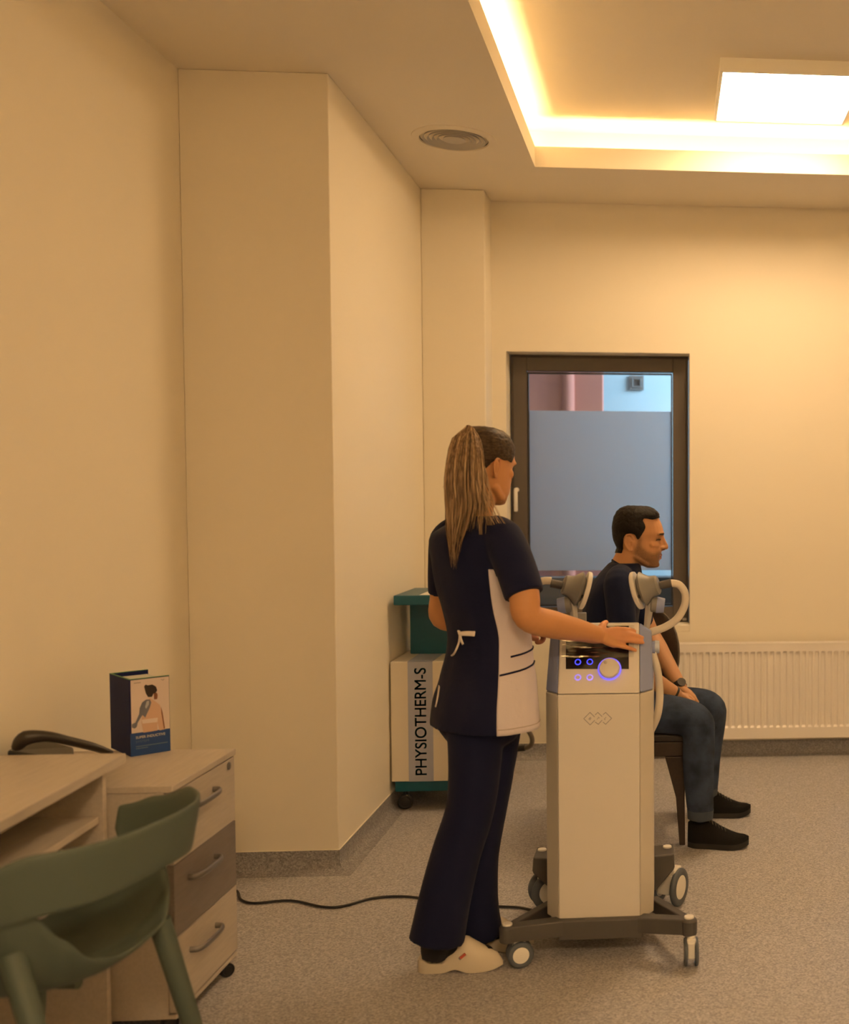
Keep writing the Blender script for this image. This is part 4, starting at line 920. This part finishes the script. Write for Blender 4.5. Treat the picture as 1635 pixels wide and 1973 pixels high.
# clogs: an insole-shaped sole, an upper over the toes, a small red tab
def clog(heel, toe, lift, par):
    d = (toe - heel); d.z = 0; Lc = d.length; d.normalize(); sd = V((-d.y, d.x, 0))
    r = thing_part('clog', par)
    def sec(t_, prof_):
        c = heel + d * (Lc * t_); c.z = 0
        return [c + sd * a + V((0, 0, b + lift * (1 - t_))) for a, b in prof_]
    hw_ = lambda t_: .034 * (1 - abs(2 * t_ - .62) ** 3 * .30) * (math.sin(PI * min(1, .06 + t_ * 4)) ** .35 if t_ < .12 else 1) * (1 if t_ < .82 else math.sqrt(max(.02, 1 - ((t_ - .82) / .19) ** 2))) * (1 + .16 * math.exp(-((t_ - .68) / .2) ** 2))
    rings = []
    for k in range(25):
        t_ = k / 24; w_ = hw_(t_); zb_ = .012 * math.exp(-((t_ - .45) / .10) ** 2) + (.012 * ((t_ - .8) / .2) ** 2 if t_ > .8 else 0) + .0005
        zt_ = .032 - .008 * t_ + (.008 if t_ < .1 else 0)
        rings.append(sec(t_, [(-w_ * .95, zb_), (w_ * .95, zb_), (w_, zb_ + .006), (w_ * .98, zt_), (w_ * .8, zt_ + .002), (-w_ * .8, zt_ + .002), (-w_ * .98, zt_), (-w_, zb_ + .006)]))
    MB().loft(rings).build('sole', M_CLOG, r, smooth=50)
    rings = []; n = 16
    for k in range(25):
        t_ = .30 + .692 * k / 24; w_ = hw_(t_) * .985; f = k / 24
        top = .036 + .068 * math.sin(PI * min(.5, .0 + f * 1.25) ) * (1 if f < .4 else 1) if f < .4 else .104 - .060 * ((f - .4) / .6) ** .9
        top = max(.03, top) * (1 if f < .93 else 1 - .35 * ((f - .93) / .07))
        zb_ = .026 - .008 * t_
        rings.append(sec(t_, [(w_ * math.cos(PI * i / (n - 1)), zb_ + (top - zb_) * math.sin(PI * i / (n - 1)) ** .75) for i in range(n)]))
    MB().loft(rings).build('clog_upper', M_CLOG, r, smooth=60)
    return d, sd
def thing_part(name, par):
    o = bpy.data.objects.new(name, None); C.objects.link(o); o.empty_display_size = .03; adopt(o, par); return o
nh, nt = V((-.752, 3.352, 0)), V((-.500, 3.345, 0)); fh, ft = V((-.665, 3.485, 0)), V((-.425, 3.500, 0))
d1, s1_ = clog(nh, nt, .0, wo); d2, s2_ = clog(fh, ft, .0, wo)
tb = at(893, 1842, 3.30); 
mb = MB(); e1 = (at(897, 1837, 3.30) - at(884, 1848, 3.30)).normalized(); e2 = V((0, -1, 0)).cross(e1)
tagc = at(890.5, 1843, 3.306)
for k0, k1, mi in ((-.0085, .0095, 0), (-.0125, -.009, 1)):
    mb.m = mi; q = [tagc + e1 * k0 - e2 * .004, tagc + e1 * k1 - e2 * .004, tagc + e1 * k1 + e2 * .004, tagc + e1 * k0 + e2 * .004]
    mb.hull([p + V((0, .012, -.002)) for p in q], [p + V((0, 0, 0)) for p in q])
o = mb.build('brand_tab', [mat('red_tab', (.45, .08, .05), .5), mat('grey_tab', (.2, .2, .22), .5)], wo)
mb = MB()
mb.tube([at(841, 1800, 3.335), at(838, 1838, 3.345), nh + V((.055, 0, .068)), nh + V((.15, 0, .060))], [.048, .042, .036, .030], 16, 4, None, True)
mb.ball(nh + V((.040, 0, .062)), (.037, .030, .030)); mb.ball(nh + V((.19, 0, .050)), (.035, .026, .022))
mb.tube([at(925, 1795, 3.475), fh + V((.055, 0, .100)), fh + V((.07, 0, .060)), fh + V((.16, .002, .055))], [.045, .040, .035, .028], 16, 4, None, True)
mb.ball(fh + V((.045, 0, .058)), (.036, .028, .028))
mesh_obj('socks', remesh(mb, .005, 4), mat('black_sock', (.008, .008, .012), .9), wo, 180)

# body: head, neck, arms and hands in one surface
hO = at(934, 909, 3.42); hf = V((.53, .84, -.12)); X, Mi, O = frame(hO, hf); WK, WKZ = .94, .83
mb = MB(); head_shape(mb, X, WK, WKZ, .96)
mb.tube([at(917, 1030, 3.43), at(920, 985, 3.42), at(928, 940, 3.42)], [.060, .046, .049], 20, 4, None, True)
ring_loft(mb, [(V((cat(TAB, z)[0], WY, z)), wr * (cat(TAB, z)[1] / .888 * .90), wf * (cat(TAB, z)[1] / .888 * .70)) for z in [.78 + (Z_NECK - .02 - .78) * k / 14 for k in range(15)]])
eR_, wR_ = at(1017, 1188, 3.235), onpl(1150, 1224, .036)
fm = eR_.lerp(wR_, .35) + V((0, 0, -.004))
mb.tube([shR, at(992, 1090, 3.275), at(1009, 1145, 3.238), eR_, fm, eR_.lerp(wR_, .75), wR_], [.052, .049, .0455, .0425, .0425, .034, .0275], 20, 5, (0, 0, 1), True)
hand_knuckles = ((1191, 1213.5), (1193, 1222), (1190, 1232), (1183, 1242))
for (ku, kv), (pu, pv), (du, dv_), (tu, tv), rr in zip(hand_knuckles, ((1205, 1213), (1213, 1222.5), (1213, 1234), (1201, 1246)), ((1216, 1214.5), (1228, 1226), (1229, 1236.5), (1216, 1250)), ((1222.5, 1216.5), (1237, 1229), (1238, 1238), (1224, 1253)), (.0082, .0086, .0084, .0074)):
    k_ = onpl(ku, kv, .024); p_ = onpl(pu, pv, .0225); d_ = onpl(du, dv_, .013); t_ = onpl(tu, tv, .0085)
    mb.tube([wR_.lerp(k_, .25), wR_.lerp(k_, .65), k_], [(.017, .014), (.0150, .0125), (.0118, .0112)], 12, 3, NP, True)
    mb.tube([k_, p_, d_, t_], [rr * 1.18, rr * 1.06, rr * .95, rr * .80], 12, 4, NP, True)
mb.tube([wR_, onpl(1158, 1210, .034), onpl(1162, 1203.5, .024), onpl(1167, 1199, .015)], [.018, .0135, .011, .0088], 12, 4, NP, True)
mb.ball(onpl(1171, 1228, .027), (.030, .012, .020))
eL_, wL_ = at(851, 1190, 3.63), at(1010, 1219, 3.725)
mb.tube([shL, at(855, 1100, 3.595), at(851, 1150, 3.62), eL_, eL_.lerp(wL_, .3), eL_.lerp(wL_, .75), wL_], [.046, .042, .038, .037, .036, .028, .024], 20, 5, (0, 0, 1), True)
for k in range(4):
    y_ = 3.705 + k * .019
    mb.tube([wL_.lerp(at(1036, 1219, y_), .4), at(1040, 1219, y_)], [.015, .012], 10, 2, None, True)
    mb.tube([at(1040, 1219, y_), at(1047, 1225 + k, y_), at(1043, 1236, y_), at(1034, 1238, y_)], [.0105, .0095, .0085, .0078], 10, 3, None, True)
mb.tube([wL_, at(1024, 1228, 3.70), at(1034, 1231, 3.688)], [.016, .012, .0092], 10, 3, None, True)
bm_ = remesh(mb, .0036, 5)
dent(bm_, Mi, O, WK, [((s1 * .031, .096, .022), .02, (0, -.010, 0)) for s1 in (-1, 1)])
skW = (.52, .255, .112)
def tone_w(x, y, z, co):
    if abs(x) < .075 and -.11 < y and abs(z) < .2 and (V((x, y, z)).length < .16):
        if z > -.067 and z < -.043 and abs(x) < .022 and y > .088: return (.45, .17, .14)
        if .046 < z < .055 and .014 < abs(x) < .048 and y > .075: return (.13, .07, .045)
        if abs(x) > .070 and -.055 < y < -.01 and -.03 < z < .05: return (.52, .185, .09)
    d = (co - wL_).length
    if co.x > wR_.x - .02 and co.y > 3.45: return (.54, .255, .125)
    if d < .14 and co.x > wL_.x: return (.42, .17, .10)  # left hand: its shade is painted into the skin tone
    return skW
paint(bm_, Mi, O, WK, WKZ, tone_w)
body_w = mesh_obj('body', bm_, M_SKIN, wo, 180)
POLW = [(-.13, .2), (.13, .2), (.098, .098), (.070, .088), (.055, .062), (.042, .040), (.020, .045), (-.004, .044), (-.030, .047), (-.050, .022), (-.062, -.002), (-.085, -.02), (-.13, -.03)]
hair_cap(bm_, Mi, O, WK, WKZ, POLW, .0055, .22, 'hair', M_HAIR_WC, wo)
# ponytail: tapered locks hanging from the crown
rnd = random.Random(11); mb = MB(); ST = [(828, 905, 7), (836, 902, 17), (848, 899, 26), (866, 897, 32), (890, 895, 36), (930, 894, 39), (975, 896, 37), (1015, 889, 29), (1050, 881, 18), (1086, 878, 10)]
for i in range(300):
    a = rnd.uniform(-1, 1); b = rnd.uniform(-1, 1); r_ = math.hypot(a, b)
    if r_ > 1: a, b = a / r_, b / r_
    end = rnd.uniform(955, 1025) if a > .35 else rnd.uniform(990, 1100) if a > -.35 else rnd.uniform(1015, 1095)
    pts, rad = [], []; wv = rnd.uniform(0, 6)
    nst = 13; y_top = 827 - 6 * (1 - a * a) * (b > 0)
    for k in range(nst + 1):
        f = k / nst; y_ = y_top + (end - y_top) * f
        c_, h_ = cat(ST, y_) if y_ > 828 else (905, 7)
        x_ = c_ + a * h_ + 2.2 * math.sin(wv + y_ * .03) * f + (max(0, a - .25) * 55 * max(0, f - .7) ** 1.5 * 3 if a > .25 else 0)
        Y_ = 3.345 + .030 * b * min(1, f * 4) - .025 * math.sin(PI * min(1, f * 1.1)) - .062 * f ** 1.5
        if k < 3: x_ -= (3, 3, 1)[k] * max(0, .3 - a); y_ -= (3, 13, 8)[k] * max(0, .7 - abs(a + .35)) * (1 if b > -.4 else .3)
        pts.append(at(x_, y_, Y_)); rad.append(.60 * (.0030 + .0032 * math.sin(PI * min(1, f * .9 + .12))) * (1 if f < .7 else max(.12, (1 - f) / .3)))
    mb.m = 1 if rnd.random() < .30 else 0
    mb.tube(pts, rad, 6, 1)
for i in range(46):
    wob = rnd.uniform(-9, 9); a = rnd.uniform(-1, 1); pts = [at(905, 826, 3.35)]; tgt = rnd.choice([(952, 1000), (968, 1012), (945, 1012), (962, 1020), (930, 1030), (848, 940), (866, 1000)])
    for k in range(1, 11):
        f = k / 10; pts.append(at(905 + (25 if tgt[0] > 900 else -42) * math.sin(PI / 2 * min(1, f * 1.6)) + (tgt[0] - 905 - (25 if tgt[0] > 900 else -42)) * f ** 4 + wob * math.sin(f * 2.2), 826 + (tgt[1] - 826) * f, 3.335 - .03 * math.sin(PI * f * .8) - .04 * f * f))
    mb.m = 1; mb.tube(pts, [.0015 * (1 - .7 * k / 10) for k in range(11)], 5, 1)
mb.m = 0
for i in range(26):                                 # combed strands from hairline up to the tie
    tx, ty = rnd.choice([(978, 868), (970, 852), (958, 842), (945, 834), (983, 882), (972, 888), (960, 892), (950, 893)])
    s0 = at(tx + rnd.uniform(-4, 4), ty + rnd.uniform(-3, 3), 3.36 + .0)
hr_m = hair_material('blond_lock', (.23, .15, .085), (.46, .33, .205), (140, 140, 10))
o = mb.build('ponytail', [M_HAIR_W, hr_m], wo, smooth=180); 
MB().tube([at(913, 832, 3.36) + V((.013 * math.cos(q), .010 * math.sin(q), .012 * math.sin(q))) for q in [2 * PI * k / 16 for k in range(16)]], .004, 8, 1, None, False, True).build('hair_tie', M_HAIR_WC, wo, smooth=180)

# ------------------------------------------------------------------ seated person
MY = 4.68
mo = thing('person', 'seated person with short dark hair and stubble in navy T-shirt and jeans', 'person', (-.1, 4.68, .47))
mO = at(1228.5, 1048, MY); X, Mi, O = frame(mO, (1, -.02, -.02)); MK = .985; MKZ = .985
mf, mr = V((1, 0, 0)), V((0, -1, 0))
MT = []
for y_, cx_, b_, a_ in ((1400, 1183, .135, .170), (1360, 1182, .135, .172), (1300, 1176, .128, .165), (1240, 1172, .124, .172), (1190, 1175, .122, .180), (1150, 1182, .120, .185), (1125, 1189, .110, .180), (1108, 1194, .096, .160), (1094, 1199, .078, .118), (1084, 1203, .066, .085)):
    p = at(cx_, y_, MY); MT.append((p.z, p.x, a_, b_))
MT.sort()
msR, msL = at(1192, 1128, 4.495), at(1199, 1128, 4.865)
meR, mwR = at(1200, 1276, 4.44), at(1301, 1337, 4.53)
meL, mwL = at(1250, 1218, 4.885), at(1311, 1326, 4.70)
mb = MB()
for off in (0,):
    ring_loft(mb, [(V((cat(MT, z)[0], MY, z)), mr * cat(MT, z)[1], mf * cat(MT, z)[2]) for z in [MT[0][0] + (MT[-1][0] - MT[0][0]) * k / 18 for k in range(19)]])
mb.tube([at(1195, 1112, 4.56), msR, at(1196, 1180, 4.46), at(1199, 1222, 4.45)], [.055, .064, .060, .058], 20, 4, (1, 0, 0), True)
mb.tube([at(1202, 1112, 4.80), msL, at(1222, 1170, 4.88), at(1236, 1197, 4.885)], [.055, .062, .058, .055], 20, 4, (1, 0, 0), True)
nk = V((.45, 0, 1)).normalized()
ring_loft(mb, [(at(1203, 1112, MY), V((0, -.085, 0)), V((.075, 0, -.03))), (at(1206, 1099, MY), V((0, -.070, 0)), V((.064, 0, -.034))), (at(1207.5, 1093, MY), V((0, -.066, 0)), V((.0605, 0, -.032)))])
ts = remesh(mb, .006, 5); mesh_obj('t_shirt', ts, M_NAVY2, mo, 180)
cl = at(1207.5, 1094, MY)
MB().tube([cl + V((.0605 * math.cos(q), -.066 * math.sin(q), -.032 * math.cos(q))) for q in [2 * PI * k / 32 for k in range(32)]], .0058, 10, 1, None, False, True).build('collar', M_NAVY2, mo, smooth=180)
mb = MB()
mb.tube([at(1172, 1372, 4.57), at(1255, 1373, 4.50), at(1318, 1381, 4.45), at(1342, 1391, 4.44), at(1346, 1412, 4.435), at(1345, 1473, 4.43), at(1347, 1530, 4.43), at(1349, 1560, 4.43)], [.092, .084, .075, .068, .0665, .0645, .058, .054], 22, 4, (0, 1, 0), True)
mb.tube([at(1180, 1362, 4.80), at(1270, 1357, 4.84), at(1340, 1356, 4.86), at(1368, 1363, 4.86), at(1371, 1385, 4.86), at(1363, 1450, 4.865), at(1362, 1500, 4.87), at(1361, 1522, 4.87)], [.090, .080, .072, .066, .064, .060, .052, .048], 22, 4, (0, 1, 0), True)
p = at(1170, 1375, MY); mb.ball(p, (.13, .19, .115), 20)
je = remesh(mb, .0065, 5); jo = mesh_obj('jeans', je, M_JEANS, mo, 180)
MB().tube([at(1349, 1558, 4.43), at(1348.5, 1577, 4.43)], [(.055, .055), (.052, .052)], 22, 1, (0, 1, 0)).build('turned_cuff', mat('pale_denim', (.040, .055, .085), .85, bump=.3, bscale=60), jo, smooth=50, bevel=.003)
MB().tube([at(1361, 1517, 4.87), at(1361, 1531, 4.87)], [(.051, .051), (.048, .048)], 22, 1, (0, 1, 0)).build('turned_cuff', mat('pale_denim', (.04, .055, .085), .85), jo, smooth=50, bevel=.003)
# shoes
def shoe(heel, toe, par, ankle):
    d = toe - heel; d.z = 0; Ls = d.length; d.normalize(); sd = V((-d.y, d.x, 0)); r = thing_part('shoe', par)
    hw_ = lambda t_: .046 * (math.sin(PI * min(.5, .12 + t_ * 2.2)) if t_ < .2 else 1 if t_ < .72 else math.sqrt(max(.03, 1 - ((t_ - .72) / .285) ** 2))) * (.86 + .18 * math.exp(-((t_ - .68) / .22) ** 2))
    tp = [(0, .10), (.12, .125), (.26, .128), (.36, .112), (.55, .085), (.75, .063), (.92, .050), (1, .036)]
    rs, ru = [], []; n = 18
    for k in range(29):
        t_ = k / 28; w_ = hw_(t_); top = cat(tp, t_)[0]; spring = .014 * max(0, (t_ - .75) / .25) ** 2 + .0005
        c = heel + d * (Ls * t_)
        ru.append([c + sd * (w_ * .97 * math.cos(PI * i / (n - 1))) + V((0, 0, .018 + spring + (top - .018) * math.sin(PI * i / (n - 1)) ** .8)) for i in range(n)])
        rs.append([c + sd * a + V((0, 0, spring + b)) for a, b in ((-w_, 0), (w_, 0), (w_ * 1.02, .012), (w_ * .98, .022), (-w_ * .98, .022), (-w_ * 1.02, .012))])
    MB().loft(ru).build('shoe_upper', M_SHOE, r, smooth=70); MB().loft(rs).build('sole', mat('black_rubber', (.008, .008, .008), .6), r, smooth=50)
    mb = MB()
    for k in range(6):
        t_ = .34 + k * .052; c = heel + d * (Ls * t_); top = cat(tp, t_)[0] + .0185 + .0
        mb.tube([c + sd * .024 + V((0, 0, top - .026)) - d * .006, c + V((0, 0, top - .0165)), c - sd * .024 + V((0, 0, top - .026)) + d * .008], .0024, 6, 3)
    mb.build('laces', mat('grey_lace', (.045, .042, .038), .8), r, smooth=180)
shoe(V((.088, 4.475, 0)), V((.335, 4.43, 0)), mo, None); shoe(V((.135, 4.885, 0)), V((.378, 4.885, 0)), mo, None)
# body
mb = MB(); head_shape(mb, X, MK, MKZ, 1.0)
mb.tube([at(1200, 1105, MY), at(1208, 1082, MY), at(1217, 1062, MY), at(1222, 1040, MY)], [(.070, .064), (.060, .058), (.057, .058), (.055, .056)], 22, 4, None, True)
ring_loft(mb, [(V((cat(MT, z)[0], MY, z)), mr * (cat(MT, z)[1] - .014), mf * (cat(MT, z)[2] - .014)) for z in [MT[0][0] + (MT[-1][0] - .02 - MT[0][0]) * k / 14 for k in range(15)]])
mb.tube([msR, at(1197, 1200, 4.45), meR, meR.lerp(mwR, .3), meR.lerp(mwR, .8), mwR], [.055, .047, .043, .043, .033, .029], 18, 4, (0, 0, 1), True)
mb.tube([msL, at(1232, 1180, 4.88), meL, meL.lerp(mwL, .3), meL.lerp(mwL, .8), mwL], [.054, .046, .042, .042, .033, .029], 18, 4, (0, 0, 1), True)
for k in range(4):                                  # left hand resting over the right, fingers angled down between the knees
    y_ = 4.615 + k * .021
    k_ = at(1326 + k * .6, 1337 - k * 1.2, y_); p_ = at(1336, 1345 - k, y_ - .006); t_ = at(1343 - k, 1353 - k, y_ - .010)
    mb.tube([mwL, mwL.lerp(k_, .6), k_], [(.020, .016), (.016, .014), (.0125, .0115)], 12, 3, (0, 0, 1), True)
    mb.tube([k_, p_, t_], [.0112, .0102, .0088], 12, 3, (0, 0, 1), True)
    y2_ = 4.545 + k * .020
    k2_ = at(1318 + k, 1344 - k, y2_); p2_ = at(1328 + k, 1352 - k, y2_ + .012); t2_ = at(1334 + k, 1360 - k, y2_ + .022)
    mb.tube([mwR, mwR.lerp(k2_, .6), k2_], [(.020, .016), (.016, .014), (.0125, .0115)], 12, 3, (0, 0, 1), True)
    mb.tube([k2_, p2_, t2_], [.0110, .0100, .0088], 12, 3, (0, 0, 1), True)
mb.tube([mwL, at(1318, 1336, 4.66), at(1326, 1343, 4.60), at(1334, 1349, 4.588)], [.018, .014, .0115, .009], 12, 3, (0, 0, 1), True)
mb.tube([mwR, at(1312, 1338, 4.60), at(1321, 1346, 4.62)], [.018, .013, .010], 12, 3, (0, 0, 1), True)
bm2 = remesh(mb, .0034, 4)
dent(bm2, Mi, O, MK, [((s1 * .031, .098, .026), .019, (0, -.0125, 0)) for s1 in (-1, 1)] + [((s1 * .072, -.030, .006), .011, (-s1 * .006, 0, 0)) for s1 in (-1, 1)] + [((s1 * .0, .106, -.0525), .008, (0, -.003, 0)) for s1 in (-1, 1)])
skM = (.50, .255, .125)
def mixc(a, b, t_): t_ = max(0, min(1, t_)); return tuple(p_ * (1 - t_) + q_ * t_ for p_, q_ in zip(a, b))
BEARD = [(.008, .035), (.020, .030), (.016, .000), (.024, -.014), (.045, -.030), (.066, -.038), (.080, -.036), (.092, -.028), (.125, -.026), (.125, -.12), (.02, -.12), (-.012, -.075), (-.014, -.03), (-.002, .00)]
def tone_m(x, y, z, co):
    if V((x, y, z)).length > .165: return (.46, .25, .135)
    c = skM
    if z > -.125 and not (abs(x) < .022 and -.066 < z < -.0445 and y > .086):
        fz = sum(in_poly(BEARD, y + .010 * math.cos(q) * rr, z + .010 * math.sin(q) * rr) for q in (0, 1.05, 2.1, 3.14, 4.2, 5.2) for rr in (.35, 1)) / 12 * min(1, max(0, (z + .125) / .03))
        if fz > 0: c = mixc(skM, (.085, .050, .034), fz * (.62 + .15 * noise.noise(V((x, y, z)) * 420)))
    if abs(x) < .022 and -.066 < z < -.0445 and y > .086: c = (.43, .20, .135)
    if abs(x) < .020 and -.0545 < z < -.0515 and y > .085: c = (.16, .07, .05)
    zb_ = .0440 + .0018 * math.sin(min(1, max(0, (abs(x) - .012) / .04)) * PI)
    if .008 < abs(x) < .054 and y > .06: c = mixc(c, (.030, .017, .012), 1.25 * max(0, 1 - ((z - zb_) / .0062) ** 2) * min(1, (.054 - abs(x)) / .006))
    if .012 < abs(x) < .050 and y > .06: c = mixc(c, (.27, .135, .085), .6 * max(0, 1 - ((z - .024) / .012) ** 2))  # eye socket shade painted into the skin tone
    if .015 < abs(x) < .047 and y > .06: c = mixc(c, (.03, .018, .013), 1.1 * max(0, 1 - ((z - .0215 + .05 * (abs(x) - .03) ** 2 / .03) / .0052) ** 2))
    if .005 < abs(x) < .013 and -.024 < z < -.019 and .10 < y < .118: c = (.14, .06, .04)
    return c
paint(bm2, Mi, O, MK, MKZ, tone_m)
mesh_obj('body', bm2, M_SKIN, mo, 180)
POLM = [(-.13, .22), (.086, .22), (.094, .128), (.088, .114), (.060, .107), (.040, .111), (.022, .112), (.021, .099), (.036, .076), (.026, .058), (.014, .036), (.006, .022), (.000, .020), (-.006, .040), (-.020, .050), (-.046, .047), (-.058, .026), (-.061, -.020), (-.066, -.040), (-.13, -.042)]
hair_cap(bm2, Mi, O, MK, MKZ, POLM, .0085, .20, 'hair', M_HAIR_M, mo)
wd = (mwL - meL).normalized()
MB().tube([mwL - wd * .026, mwL - wd * .002], [(.0315, .0315), (.0310, .0310)], 22, 1).box((-.001, -.001, -.001), (.001, .001, .001), Matrix.Translation(mwL)).build('watch', M_BLACK, mo, smooth=50)
wc = mwL - wd * .013
sd_ = wd.cross(V((0, -1, 0))).normalized(); fr = V((.25, -.75, .6)).normalized()
MB().lathe([(.0005, .024), (.019, .024), (.020, .030), (.019, .038), (.0005, .038)], wc, fr, 24).build('watch_face', mat('watch_grey', (.05, .048, .05), .4), mo, smooth=40)
wd2 = (mwR - meR).normalized()
MB().tube([mwR - wd2 * .012, mwR - wd2 * .002], [(.0315, .0315), (.0312, .0312)], 20, 1).build('wristband', M_BLACK, mo, smooth=50)
